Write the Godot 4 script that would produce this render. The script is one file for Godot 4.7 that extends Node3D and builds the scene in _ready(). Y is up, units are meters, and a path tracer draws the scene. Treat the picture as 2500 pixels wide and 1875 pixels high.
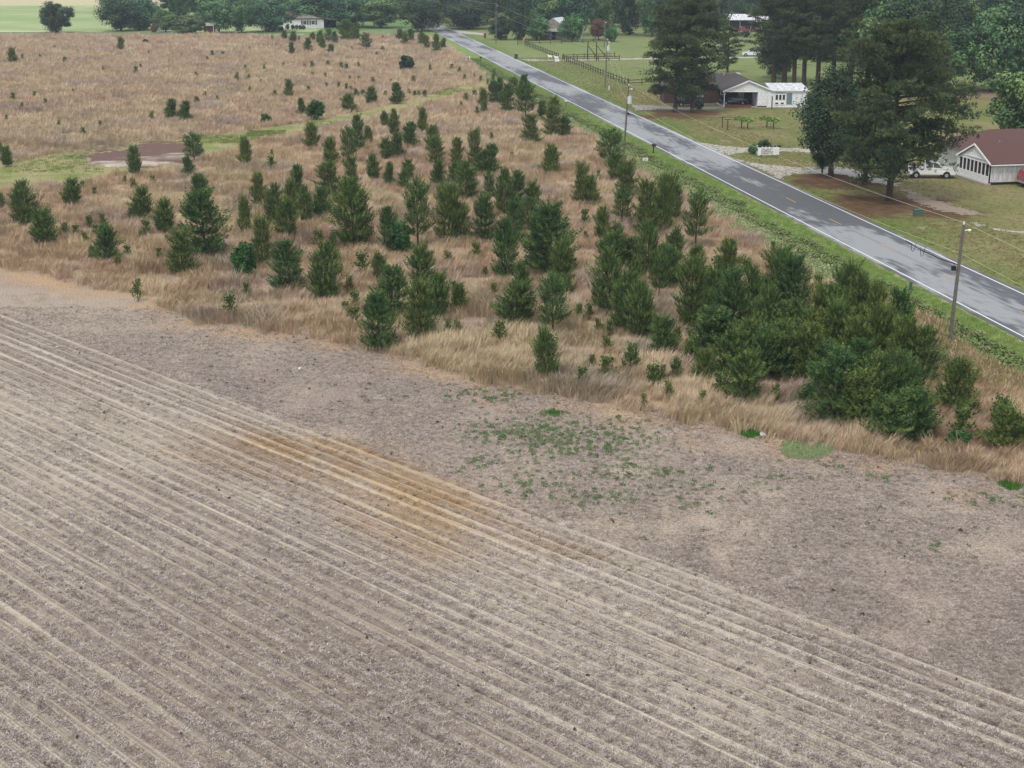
extends Node3D
# A country road beside a stubble field and a tan old field of young pines, seen from a drone.
# World: x to the right, y up, -z away from the camera; metres. Photo pixels (2500 x 1875) are turned into
# ground points by px(): the ray through a pixel, met with the level ground.
const FOC := 3470.0
const EYE := 24.9
const PITCH := 0.298449
const ROAD_C := Vector2(27.3367, 152.5576)   # a point of the road's centre line (x, depth)
const ROAD_D := Vector2(-0.1597005, 0.9871655)
const ROAD_N := Vector2(0.9871655, 0.1597005)

var n_low := FastNoiseLite.new()
var n_mid := FastNoiseLite.new()
var n_hi := FastNoiseLite.new()
var rng := RandomNumberGenerator.new()
var mats := {}

class MB:
	var v := PackedVector3Array()
	var n := PackedVector3Array()
	var c := PackedColorArray()
	var ix := PackedInt32Array()
	func tri(a: Vector3, b: Vector3, d: Vector3, col := Color.WHITE) -> void:
		var k := v.size()
		var nn := (d - a).cross(b - a).normalized()
		v.append(a); v.append(b); v.append(d)
		n.append(nn); n.append(nn); n.append(nn)
		c.append(col); c.append(col); c.append(col)
		ix.append(k); ix.append(k + 1); ix.append(k + 2)
	func quad(a: Vector3, b: Vector3, d: Vector3, e: Vector3, col := Color.WHITE) -> void:
		var k := v.size()
		var nn := (d - a).cross(b - a).normalized()
		for p in [a, b, d, e]:
			v.append(p); n.append(nn); c.append(col)
		for q in [0, 1, 2, 0, 2, 3]:
			ix.append(k + q)
	func box(ce: Vector3, s: Vector3, col := Color.WHITE, bs := Basis()) -> void:
		var x := bs.x * s.x * 0.5
		var y := bs.y * s.y * 0.5
		var z := bs.z * s.z * 0.5
		quad(ce - x - y + z, ce - x + y + z, ce + x + y + z, ce + x - y + z, col)
		quad(ce + x - y - z, ce + x + y - z, ce - x + y - z, ce - x - y - z, col)
		quad(ce + x - y + z, ce + x + y + z, ce + x + y - z, ce + x - y - z, col)
		quad(ce - x - y - z, ce - x + y - z, ce - x + y + z, ce - x - y + z, col)
		quad(ce - x + y + z, ce - x + y - z, ce + x + y - z, ce + x + y + z, col)
		quad(ce - x - y - z, ce - x - y + z, ce + x - y + z, ce + x - y - z, col)
	func bar(a: Vector3, b: Vector3, w: float, h: float, col := Color.WHITE) -> void:
		var z := (b - a)
		var up := Vector3.UP if absf(z.normalized().y) < 0.95 else Vector3.RIGHT
		var zz := z.normalized()
		var x := up.cross(zz).normalized()
		box((a + b) * 0.5, Vector3(w, h, z.length()), col, Basis(x, zz.cross(x), zz))
	func tube(ps: Array, rs: Array, sides := 6, col := Color.WHITE, cap := true) -> void:
		var k := v.size()
		var m := ps.size()
		var side := Vector3.RIGHT
		for j in m:
			var dir: Vector3 = (ps[mini(j + 1, m - 1)] - ps[maxi(j - 1, 0)]).normalized()
			if j == 0:
				side = dir.cross(Vector3.UP if absf(dir.y) < 0.9 else Vector3.RIGHT).normalized()
			side = (side - dir * side.dot(dir)).normalized()
			var oth := dir.cross(side)
			for q in sides:
				var a := TAU * q / sides
				var o := side * cos(a) + oth * sin(a)
				v.append(ps[j] + o * rs[j]); n.append(o); c.append(col)
		for j in m - 1:
			for q in sides:
				var a := k + j * sides + q
				var b := k + j * sides + (q + 1) % sides
				for e in [a, a + sides, b, b, a + sides, b + sides]:
					ix.append(e)
		if cap:
			for j in [0, m - 1]:
				for q in range(1, sides - 1):
					var o := k + int(j) * sides
					if j == 0:
						tri(v[o], v[o + q], v[o + q + 1], col)
					else:
						tri(v[o], v[o + q + 1], v[o + q], col)
	func poly(pts: PackedVector3Array, col := Color.WHITE) -> void:  # a planar convex face
		for q in range(1, pts.size() - 1):
			tri(pts[0], pts[q], pts[q + 1], col)
	func mesh(m: Material) -> ArrayMesh:
		var a := []
		a.resize(Mesh.ARRAY_MAX)
		a[Mesh.ARRAY_VERTEX] = v
		a[Mesh.ARRAY_NORMAL] = n
		a[Mesh.ARRAY_COLOR] = c
		a[Mesh.ARRAY_INDEX] = ix
		var r := ArrayMesh.new()
		r.add_surface_from_arrays(Mesh.PRIMITIVE_TRIANGLES, a)
		r.surface_set_material(0, m)
		return r

# ---------- places ----------
func px(x: float, y: float, h := 0.0) -> Vector3:
	var yr := y - 937.5
	var dn := yr * cos(PITCH) + FOC * sin(PITCH)
	var fw := FOC * cos(PITCH) - yr * sin(PITCH)
	var t := (EYE - h) / dn
	return Vector3((x - 1250.0) * t, h, -fw * t)

func tall(p: Vector3, ytop: float) -> float:   # height of what stands at p and reaches photo row ytop
	var q := (ytop - 937.5) / FOC
	return EYE - (-p.z) * (sin(PITCH) + q * cos(PITCH)) / (cos(PITCH) - q * sin(PITCH))

func metre(p: Vector3) -> float:   # photo pixels to a metre at p
	return FOC / (-p.z * cos(PITCH) + EYE * sin(PITCH))

func rd(s: float, t: float, y := 0.0) -> Vector3:
	var q := ROAD_C + ROAD_D * s + ROAD_N * t
	return Vector3(q.x, y, -q.y)

func st(x: float, d: float) -> Vector2:
	var q := Vector2(x, d) - ROAD_C
	return Vector2(q.dot(ROAD_D), q.dot(ROAD_N))

func ground_y(x: float, z: float) -> float:
	var q := st(x, -z)
	if q.y > -3.4 or q.y < -11.0:
		return 0.0
	var w := (q.y + 6.3) / 1.35
	return -0.3 * exp(-w * w) * clampf((120.0 - q.x) / 60.0, 0.0, 1.0)

func on(p: Vector3, y := 0.0) -> Vector3:
	return Vector3(p.x, ground_y(p.x, p.z) + y, p.z)

# ---------- colours: the value a surface shows in the photo (0-255), brought back to a base colour ----------
func lin(r: float, g: float, b: float, k := 1.0) -> Color:
	var q := Color(r / 255.0, g / 255.0, b / 255.0).srgb_to_linear() * (k / 1.08)
	return Color(q.r, q.g, q.b, 1.0)

func srgb(r: float, g: float, b: float) -> Color:
	var q := lin(r, g, b).linear_to_srgb()
	return Color(q.r, q.g, q.b, 1.0)

func mat(key: String, col: Color, rough := 0.9, metal := 0.0) -> StandardMaterial3D:
	if mats.has(key):
		return mats[key]
	var m := StandardMaterial3D.new()
	m.resource_name = key
	m.albedo_color = col
	m.roughness = rough
	m.metallic = metal
	m.metallic_specular = 0.35
	mats[key] = m
	return m

func vmat(key: String, rough := 0.95, spec := 0.2) -> StandardMaterial3D:   # colour from the vertices
	if mats.has(key):
		return mats[key]
	var m := mat(key, Color.WHITE, rough)
	m.vertex_color_use_as_albedo = true
	m.metallic_specular = spec
	return m

func noise_tex(sd: int, freq: float, lo: float, hi: float, size := 512, oct := 4) -> NoiseTexture2D:
	var nz := FastNoiseLite.new()
	nz.seed = sd
	nz.frequency = freq
	nz.fractal_octaves = oct
	var g := Gradient.new()
	g.offsets = PackedFloat32Array([0.15, 0.85])
	g.colors = PackedColorArray([Color(lo, lo, lo), Color(hi, hi, hi)])
	var t := NoiseTexture2D.new()
	t.width = size
	t.height = size
	t.seamless = true
	t.noise = nz
	t.color_ramp = g
	return t

func grained(m: StandardMaterial3D, tex: Texture2D, metres: float, relief := 0.0) -> StandardMaterial3D:
	m.albedo_texture = tex
	m.uv1_triplanar = true
	m.uv1_world_triplanar = true
	m.uv1_scale = Vector3.ONE / metres
	if relief > 0.0:
		m.heightmap_enabled = true
		m.heightmap_texture = tex
		m.heightmap_scale = relief
	return m

# ---------- nodes ----------
func part(called: String, m: Mesh, parent: Node3D, at := Vector3.ZERO) -> MeshInstance3D:
	var o := MeshInstance3D.new()
	o.name = called
	o.mesh = m
	o.position = at
	parent.add_child(o, true)
	return o

func tag(o: Node3D, label: String, category: String, group := "") -> Node3D:
	o.set_meta("label", label)
	o.set_meta("category", category)
	if group:
		o.set_meta("group", group)
	return o

func thing(called: String, label: String, category: String, at := Vector3.ZERO, turn := 0.0, group := "") -> Node3D:
	var o := Node3D.new()
	o.name = called
	add_child(o, true)
	o.position = at
	o.rotation.y = turn
	return tag(o, label, category, group)

func structure(called: String, m: Mesh, label := "") -> MeshInstance3D:
	var o := part(called, m, self)
	o.set_meta("kind", "structure")
	if label:
		o.set_meta("label", label)
	return o

func stuff(called: String, m: Mesh, xf: Array, cols: PackedColorArray, label: String, category: String) -> MultiMeshInstance3D:
	var mm := MultiMesh.new()
	mm.transform_format = MultiMesh.TRANSFORM_3D
	mm.use_colors = true
	mm.mesh = m
	mm.instance_count = xf.size()
	for k in xf.size():
		mm.set_instance_transform(k, xf[k])
		mm.set_instance_color(k, cols[k])
	var o := MultiMeshInstance3D.new()
	o.name = called
	o.multimesh = mm
	add_child(o, true)
	o.set_meta("kind", "stuff")
	tag(o, label, category)
	return o

func turned(p: Vector3, yaw: float, sx: float, sy: float) -> Transform3D:
	return Transform3D(Basis(Vector3.UP, yaw).scaled(Vector3(sx, sy, sx)), p)

func rr(a: float, b: float) -> float:
	return rng.randf_range(a, b)

# ---------- zones of the ground ----------
# edge of the tan grass against the bare field, as (x, depth)
var EDGE := PackedVector2Array([Vector2(-90, 150), Vector2(-60, 128), Vector2(-41.9, 113.9), Vector2(-38, 110.3), Vector2(-34, 107.7), Vector2(-27.3, 102.3), Vector2(-21.8, 95.1), Vector2(-19.3, 94), Vector2(-12.7, 90.9), Vector2(-6.4, 86), Vector2(-1.2, 80.3), Vector2(4.7, 77.2), Vector2(7.9, 74.6), Vector2(13.1, 71.8), Vector2(17.9, 68.6), Vector2(21.4, 66.2), Vector2(24.6, 64), Vector2(40, 54), Vector2(60, 44)])
var TRACK := []          # the mown track: [point, half width]
var MULCH_SHADE := []          # pine straw under trees, with tree shade painted into it: [x, depth, radius]
var DIRT := PackedVector2Array()
var WHEELS := []         # wheel tracks on the headland

func edge_depth(x: float) -> float:
	for k in range(1, EDGE.size()):
		if x < EDGE[k].x:
			var a := EDGE[k - 1]
			var b := EDGE[k]
			return lerpf(a.y, b.y, clampf((x - a.x) / (b.x - a.x), 0.0, 1.0)) + n_mid.get_noise_1d(x * 4.0) * 1.2
	return 44.0

func track_at(x: float, d: float) -> float:   # 0 outside the mown track, 1 in its middle
	var best := 0.0
	var q := Vector2(x, d)
	for k in TRACK.size() - 1:
		var a: Vector2 = TRACK[k][0]
		var b: Vector2 = TRACK[k + 1][0]
		var ab := b - a
		var t := clampf((q - a).dot(ab) / ab.length_squared(), 0.0, 1.0)
		var w: float = lerpf(TRACK[k][1], TRACK[k + 1][1], t)
		best = maxf(best, 1.15 - q.distance_to(a + ab * t) / w)
	return clampf(best * 2.0 + n_mid.get_noise_2d(x * 0.6, d * 0.6) * 0.55, 0.0, 1.0) if best > 0.0 else 0.0

func zone_color(x: float, d: float) -> Color:
	var q := st(x, d)
	var lo := n_low.get_noise_2d(x, d)
	var mi := n_mid.get_noise_2d(x, d)
	var hi := n_hi.get_noise_2d(x, d)
	var c: Color
	if q.y > 3.0:
		# lawns and pasture on the houses' side
		c = lin(134, 130, 90).lerp(lin(114, 122, 74), clampf(0.5 + lo * 1.6, 0, 1))
		c = c.lerp(lin(148, 130, 104), clampf(mi * 1.4 + hi * 0.5 - 0.15, 0, 0.75))
		if d > 262.0:
			c = c.lerp(lin(124, 142, 92), clampf((d - 262.0) / 30.0, 0, 0.8) * (0.75 + mi * 0.5))
		if q.y < 9.0:
			c = c.lerp(lin(98, 124, 58), clampf((7.5 - q.y + mi * 4.0) / 4.0, 0, 0.8) * clampf(0.75 + lo, 0, 1))
		if q.y < 4.0:
			c = c.lerp(lin(126, 118, 100), clampf((3.75 - q.y + hi * 0.5) * 2.0, 0, 0.9))
		for m in MULCH_SHADE:
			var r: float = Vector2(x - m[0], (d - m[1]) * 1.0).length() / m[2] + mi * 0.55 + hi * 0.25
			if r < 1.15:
				c = c.lerp(lin(92, 66, 54).lerp(lin(112, 88, 70), clampf(0.5 + hi, 0, 1)), clampf((1.15 - r) * 3.0, 0, 0.92))  # straw brown that also carries the shade under the trees
		return c * (1.0 + hi * 0.16)
	if q.y > -3.3:
		return lin(120, 116, 104)
	var lip := -10.1 + mi * 1.6 + lo * 1.0
	if q.x > 150.0:
		lip += clampf((q.x - 150.0) / 40.0, 0, 1) * 3.6
	if q.y > lip and d > 40.0:
		c = lin(110, 138, 74).lerp(lin(132, 150, 90), clampf(0.5 + lo + mi * 0.5, 0, 1))
		var w := absf(q.y + 6.5 + mi * 0.9)
		if q.x < 130.0:
			c = c.lerp(lin(92, 106, 68).lerp(lin(120, 112, 88), clampf(0.3 + mi + hi, 0, 1)), clampf((0.9 - w) * 1.2 + hi * 0.9, 0, 0.7))
		if q.y < -7.6:
			c = c.lerp(lin(136, 150, 108), clampf(0.45 + mi * 0.8 + hi * 0.4, 0, 0.75))
		if q.y > -4.2:
			c = c.lerp(lin(178, 166, 138), clampf((q.y + 4.0 + hi * 0.5) * 1.6, 0, 0.8) * clampf(0.35 - q.x / 80.0, 0.15, 0.9))
		if q.x < -50.0:
			c = c.lerp(lin(142, 132, 98), clampf((-q.y - 5.8) * 0.4 + mi, 0, 0.7))
		return c * (1.0 + hi * 0.2)
	if d > 425.0 + lo * 10.0:
		c = lin(104, 132, 84).lerp(lin(126, 146, 100), clampf(0.5 + lo * 1.5 + mi * 0.4, 0, 1))
		if x < -60.0 - (d - 440.0) * 0.02 and d > 446.0:
			c = lin(166, 178, 132).lerp(lin(146, 166, 112), clampf(0.5 + lo * 1.4 + n_mid.get_noise_2d(x * 0.2, d * 2.0) * 0.6, 0, 1))
			if d < 458.0 and x < -90.0:
				c = c.lerp(lin(206, 200, 178), clampf(1.0 - absf(d - 451.0) / 5.0, 0, 0.8) * clampf((-x - 118.0) / 30.0, 0, 1))
			if d > 648.0 + lo * 20.0:
				c = lin(196, 186, 150)
		elif d < 445.0 and x < -100.0:
			c = c.lerp(lin(132, 130, 112), 0.6)
		return c
	var e := edge_depth(x)
	if d < e + mi * 0.6:
		# bare headland: litter of grey stalks on sandy soil
		c = lin(168, 154, 140).lerp(lin(148, 134, 126), clampf(0.5 + lo * 1.4 + mi, 0, 1))
		c = c.lerp(lin(186, 172, 152), clampf(mi * 1.2 + hi * 0.5 - 0.25, 0, 0.8))
		c = c.lerp(lin(126, 113, 105), clampf(-hi * 1.1 - 0.25, 0, 0.6))
		c = c.lerp(lin(190, 174, 154), wheel(x, d) * 0.3)
		if d < 90.0:
			c = c.lerp(c * Color(1.0, 0.84, 0.62), stain((x - d) * 0.7071068, (x + d) * 0.7071068) * 0.6)
		var near := e - d
		if near < 5.0:
			c = c.lerp(lin(180, 150, 116), clampf((1.0 - near / 5.0) * (0.6 + mi * 1.4), 0, 0.75))
		return c
	c = lin(172, 150, 124).lerp(lin(160, 138, 118), clampf(0.5 + lo * 1.8, 0, 1))
	c = c.lerp(lin(166, 150, 140), clampf(mi * 1.3, 0, 0.7))
	c = c.lerp(lin(140, 114, 96), clampf(-hi - 0.1, 0, 0.6))
	if d > 140.0 and d < 340.0:
		var k := track_at(x, d)
		if k > 0.0:
			c = c.lerp(lin(160, 152, 112).lerp(lin(132, 140, 88), clampf(0.35 + mi * 1.8 + lo, 0, 1)), k)
	return c * (1.0 + hi * 0.15)

func wheel(x: float, d: float) -> float:   # two sandy wheel tracks across the headland
	var k := 0.0
	for e in WHEELS:
		var ab: Vector2 = e[1] - e[0]
		var t := clampf((Vector2(x, d) - e[0]).dot(ab) / ab.length_squared(), 0.0, 1.0)
		k = maxf(k, 1.0 - Vector2(x, d).distance_to(e[0] + ab * t) / 0.4)
	return clampf(k * 2.0, 0.0, 1.0) * clampf(0.7 + n_hi.get_noise_2d(x, d), 0.0, 1.0)

func steps(l: Array) -> PackedFloat32Array:
	var o := PackedFloat32Array()
	for k in l.size():
		var a: float = l[k][0]
		while a < l[k][1] - 0.001:
			o.append(a)
			a += l[k][2]
	o.append(l[-1][1])
	return o

func make_ground() -> void:
	var xs := steps([[-460.0, -72.0, 4.0], [-72.0, -48.0, 1.0], [-48.0, 60.0, 0.6], [60.0, 96.0, 1.2], [96.0, 460.0, 4.0]])
	var ds := steps([[20.0, 62.0, 0.8], [62.0, 190.0, 0.55], [190.0, 330.0, 1.0], [330.0, 520.0, 2.0], [520.0, 1500.0, 7.0]])
	var mb := MB.new()
	var w := xs.size()
	for d in ds:
		for x in xs:
			mb.v.append(Vector3(x, ground_y(x, -d) + (n_hi.get_noise_2d(x * 0.6, d * 0.6) * 0.03 if d < 330.0 and absf(st(x, d).y) > 4.2 else 0.0), -d))
			mb.n.append(Vector3.UP)
			mb.c.append(zone_color(x, d) * 1.1)
	for j in ds.size() - 1:
		for k in w - 1:
			var a := j * w + k
			for e in [a, a + w, a + 1, a + 1, a + w, a + w + 1]:
				mb.ix.append(e)
	# true normals where the ground dips
	for j in range(1, ds.size() - 1):
		for k in range(1, w - 1):
			var a := j * w + k
			mb.n[a] = (mb.v[a + w] - mb.v[a - w]).cross(mb.v[a - 1] - mb.v[a + 1]).normalized() * -1.0
			if mb.n[a].y < 0.0:
				mb.n[a] = -mb.n[a]
	structure("ground", mb.mesh(grained(vmat("ground soil", 1.0, 0.1), noise_tex(5, 0.035, 0.74, 1.0), 3.1, 1.0)))

# ---------- the road ----------
func make_road() -> void:
	var mb := MB.new()
	var ts := steps([[-3.5, 3.5, 0.25]])
	var ss := steps([[-120.0, 60.0, 0.5], [60.0, 330.0, 1.5], [330.0, 560.0, 6.0]])
	var w := ts.size()
	for s in ss:
		for k in w:
			var t := ts[k]
			var tt := t
			if k == 0 or k == w - 1:
				tt += signf(t) * (n_hi.get_noise_1d(s * 1.3 + t * 50.0) * 0.14)
			mb.v.append(rd(s, tt, 0.035 + 0.05 * (1.0 - t * t / 12.25)))
			mb.n.append(Vector3.UP)
			# worn grey aggregate over dark asphalt: long tapering patches along the lanes
			var p := n_mid.get_noise_2d(s * 0.16 + 40.0, t * 0.85) * 1.3 + n_hi.get_noise_2d(s * 0.35, t * 2.2) * 0.75 + n_low.get_noise_2d(s * 1.4 + 900.0, 0.0) * 0.9
			var lane := exp(-pow((absf(t + 0.2) - 0.0) / 1.5, 2.0)) * 0.35 - 0.12
			var near := 0.3 if s < -22.0 else (-0.25 if s < 22.0 else 0.1)
			var c := lin(100, 102, 106).lerp(lin(156, 158, 161), clampf((p + lane + near) * 2.6 + 0.3, 0, 1))
			if absf(t - 0.12) < 0.13 and s < 60.0:
				c = c.lerp(lin(88, 88, 90), 0.35)
			mb.c.append(c * 1.14)
	for j in ss.size() - 1:
		for k in w - 1:
			var a := j * w + k
			for e in [a, a + w, a + 1, a + 1, a + w, a + w + 1]:
				mb.ix.append(e)
	var road := structure("road", mb.mesh(grained(vmat("asphalt", 0.85, 0.3), noise_tex(9, 0.09, 0.68, 1.0), 2.5, 0.4)), "patched grey two-lane country road")
	var white := grained(mat("white road paint", srgb(236, 238, 238), 0.7), noise_tex(17, 0.06, 0.78, 1.0), 3.0)
	var yellow := grained(mat("yellow road paint", srgb(222, 186, 110), 0.7), noise_tex(17, 0.06, 0.6, 1.0), 3.0)
	for side in [-3.06, 2.98]:
		var lb := MB.new()
		var s := -120.0
		while s < 520.0:
			var w2 := 0.07
			var y: float = 0.035 + 0.05 * (1.0 - side * side / 12.25) + 0.012
			lb.quad(rd(s, side - w2, y), rd(s + 4.0, side - w2, y), rd(s + 4.0, side + w2, y), rd(s, side + w2, y))
			s += 4.0
		part("edge_line", lb.mesh(white), road)
	var k := -5
	while k < 26:
		var s0 := 5.9 + 12.2 * k
		var y := 0.035 + 0.05 + 0.008
		var db := MB.new()
		db.quad(rd(s0 - 3.05, -0.06, y), rd(s0, -0.06, y), rd(s0, 0.06, y), rd(s0 - 3.05, 0.06, y))
		part("centre_dash", db.mesh(yellow), road)
		k += 1

# a sheet with a ragged outline, for gravel, bare dirt and the like
func sheet(called: String, pts: Array, y: float, rag: float, m: Material, label := "") -> void:
	var out := PackedVector2Array()
	var lo := Vector2(1e9, 1e9)
	for p in pts:
		out.append(Vector2(p.x, p.z))
		lo = lo.min(out[-1])
	var hi := lo
	for p in out:
		hi = hi.max(p)
	var s := 0.25 if hi.y > -290.0 else 0.5
	var mb := MB.new()
	var x := lo.x - rag
	while x < hi.x + rag:
		var z := lo.y - rag
		var run := -1
		while z < hi.y + rag:
			var w := Vector2(n_hi.get_noise_2d(x * 1.2, z * 1.2), n_hi.get_noise_2d(z * 1.2 + 99.0, x * 1.2)) * rag
			if Geometry2D.is_point_in_polygon(Vector2(x, z) + w, out):
				var k := mb.v.size()
				if run >= 0:   # carry the strip on
					mb.v[run + 2].z = z + s
					mb.v[run + 3].z = z + s
				else:
					run = k
					for q in [V(x, y, z), V(x + s, y, z), V(x + s, y, z + s), V(x, y, z + s)]:
						mb.v.append(q); mb.n.append(Vector3.UP); mb.c.append(Color.WHITE)
					for q in [0, 1, 2, 0, 2, 3]:
						mb.ix.append(k + q)
			else:
				run = -1
			z += s
		x += s
	structure(called, mb.mesh(m), label)

# ---------- the stubble field: rows run at 45 degrees, 0.95 m apart ----------
func uv_world(u: float, v: float, y: float) -> Vector3:   # u along the rows, v across
	return Vector3((u + v) * 0.7071068, y, -(v - u) * 0.7071068)

var ROW := 0.762
var ROW_END := 43.75
func row_bits(v: float) -> Vector3:   # row number, place in the row 0-1, a random of the row
	var q := (ROW_END - v) / ROW
	var k := floorf(q)
	return Vector3(k, q - k, absf(fmod(sin(k * 12.9898) * 43758.5453, 1.0)))

func stain(u: float, v: float) -> float:   # clay brought up in one stretch of the rows
	var a := (u + 50.5 + n_mid.get_noise_2d(u * 0.4, v * 3.0) * 5.0) / 10.5
	var b := (v - 41.5 + n_mid.get_noise_2d(v, u * 0.5) * 2.6) / 3.6
	return clampf(exp(-a * a * a * a - b * b) * (0.95 + n_mid.get_noise_2d(u * 0.6, v * 2.0) * 1.1 + n_hi.get_noise_2d(u, v * 3.0) * 0.6), 0.0, 1.0)

func make_field() -> void:
	var us := steps([[-104.0, -8.0, 0.4]])
	var vs := steps([[15.0, 43.75, 0.0254]])
	var mb := MB.new()
	var w := us.size()
	for j in vs.size():
		var v := vs[j]
		var rb := row_bits(v + 0.0001)
		var p := rb.y
		# every drill line and tyre rib has its own tone
		var r1 := absf(fmod(sin((j / 2) * 78.233) * 43758.5453, 1.0))
		var r2 := absf(fmod(sin((j / 2) * 39.425) * 24634.6345, 1.0))
		var half := 0.42 + 0.2 * (rb.z - 0.5)
		for u in us:
			var lo := n_low.get_noise_2d(u * 0.7, v * 1.2 + 300.0)
			var along := n_mid.get_noise_2d(u * 0.42, rb.x * 17.0)
			var strip := n_mid.get_noise_2d(u * 0.55 + 500.0, (j / 2) * 9.3)
			var hi := n_hi.get_noise_2d(u * 1.4, v * 4.0)
			var y := 0.05
			var c := lin(172, 160, 146).lerp(lin(152, 139, 129), clampf(0.5 + hi * 0.9 + along * 0.4, 0, 1))
			if p < half + along * 0.12:
				y += 0.035 * sin(PI * p / half) + hi * 0.025
				c = c.lerp(lin(146, 132, 124), 0.8)
			else:
				var k := clampf(0.5 + (r1 - 0.5) * 1.3 + strip * 1.3 + along * 0.5, 0, 1)
				c = c.lerp(lin(194, 183, 167), k * 0.95)   # bare sand where the drill ran
				y += (k - 0.5) * 0.02
				if r2 > 0.62:
					y -= (0.16 if r2 > 0.82 else 0.08) * clampf(0.9 + strip * 1.6, 0, 1)   # the drill's slot
				elif r2 < 0.16:
					c = c.lerp(lin(200, 190, 174), clampf(0.5 + strip * 1.8, 0, 0.95))
					y += 0.02
			# paler sand and darker litter in broad patches
			c = c.lerp(lin(202, 191, 174), clampf(lo * 2.0 - 0.15, 0, 0.35))
			c = c.lerp(lin(136, 121, 110), clampf(-lo * 2.0 - 0.1, 0, 0.5))
			var sn := stain(u, v)
			if sn > 0.02:
				c = c.lerp(c * Color(0.98, 0.8, 0.56) if p > half else c * Color(0.82, 0.64, 0.45), sn * (0.8 + hi * 0.5))
			mb.v.append(uv_world(u, v, y))
			mb.n.append(Vector3.UP)
			mb.c.append(c * 1.1)
	for j in vs.size() - 1:
		for k in w - 1:
			var a := j * w + k
			for e in [a, a + w, a + 1, a + 1, a + w, a + w + 1]:
				mb.ix.append(e)
	for j in range(1, vs.size() - 1):
		for k in range(1, w - 1):
			var a := j * w + k
			var nn := (mb.v[a + w] - mb.v[a - w]).cross(mb.v[a + 1] - mb.v[a - 1]).normalized()
			mb.n[a] = nn if nn.y > 0.0 else -nn
	structure("stubble_field", mb.mesh(grained(vmat("stubble soil", 1.0, 0.1), noise_tex(21, 0.06, 0.7, 1.0), 2.2, 1.2)), "bare stubble field in diagonal rows")

# ---------- small growing things, many alike ----------
func tuft(sd: int, blades: int, h: float, r: float, w: float, lean: Vector3, dim: float) -> MB:
	var g := RandomNumberGenerator.new()
	g.seed = sd
	var mb := MB.new()
	for k in blades:
		var a := g.randf() * TAU
		var o := Vector3(cos(a), 0, sin(a)) * r * sqrt(g.randf())
		var hh := h * g.randf_range(0.55, 1.0)
		var out := Vector3(cos(a), 0, sin(a)) * g.randf_range(0.05, 0.3) * hh + lean * hh * g.randf_range(0.5, 1.4)
		var b := g.randf() * TAU
		var side := Vector3(cos(b), 0, sin(b)) * w * g.randf_range(0.7, 1.2)
		var q := g.randf_range(1.0 - dim, 1.0)
		var col := Color(q, q * g.randf_range(0.94, 1.0), q * g.randf_range(0.88, 1.0))
		var mid := o + Vector3.UP * hh * 0.6 + out * 0.4
		mb.quad(o - side * 0.5, mid - side * 0.45, mid + side * 0.45, o + side * 0.5, col)
		mb.tri(mid - side * 0.45, o + Vector3.UP * hh * 0.95 + out, mid + side * 0.45, col)
	return mb

func stalks(sd: int, cnt: int, l: float, w: float) -> MB:
	var g := RandomNumberGenerator.new()
	g.seed = sd
	var mb := MB.new()
	for k in cnt:
		var a := g.randf() * TAU
		var o := Vector3(g.randf_range(-0.13, 0.13), g.randf_range(0.0, 0.02), g.randf_range(-0.13, 0.13))
		var d := Vector3(cos(a), g.randf_range(0.0, 0.8), sin(a)).normalized() * l * g.randf_range(0.5, 1.1)
		var s := d.cross(Vector3.UP).normalized().rotated(d.normalized(), g.randf_range(-0.8, 0.8)) * w
		var q := g.randf_range(0.6, 1.0)
		mb.quad(o - s * 0.5, o + d - s * 0.35, o + d + s * 0.35, o + s * 0.5, Color(q, q, q))
	return mb

func leafy(sd: int, cnt: int, r: float, h: float, s: float) -> MB:
	var g := RandomNumberGenerator.new()
	g.seed = sd
	var mb := MB.new()
	for k in cnt:
		var a := g.randf() * TAU
		var o := Vector3(cos(a) * r * sqrt(g.randf()), g.randf() * h, sin(a) * r * sqrt(g.randf()))
		var d := Vector3(g.randf_range(-1, 1), g.randf_range(0.1, 1.1), g.randf_range(-1, 1)).normalized() * s * g.randf_range(0.7, 1.3)
		var e := d.cross(Vector3(g.randf_range(-1, 1), g.randf_range(-1, 1), g.randf_range(-1, 1))).normalized() * s * 0.4
		var q := g.randf_range(0.6, 1.0)
		mb.quad(o, o + d * 0.5 - e, o + d, o + d * 0.5 + e, Color(q, q, q * 0.9))
	return mb

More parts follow.
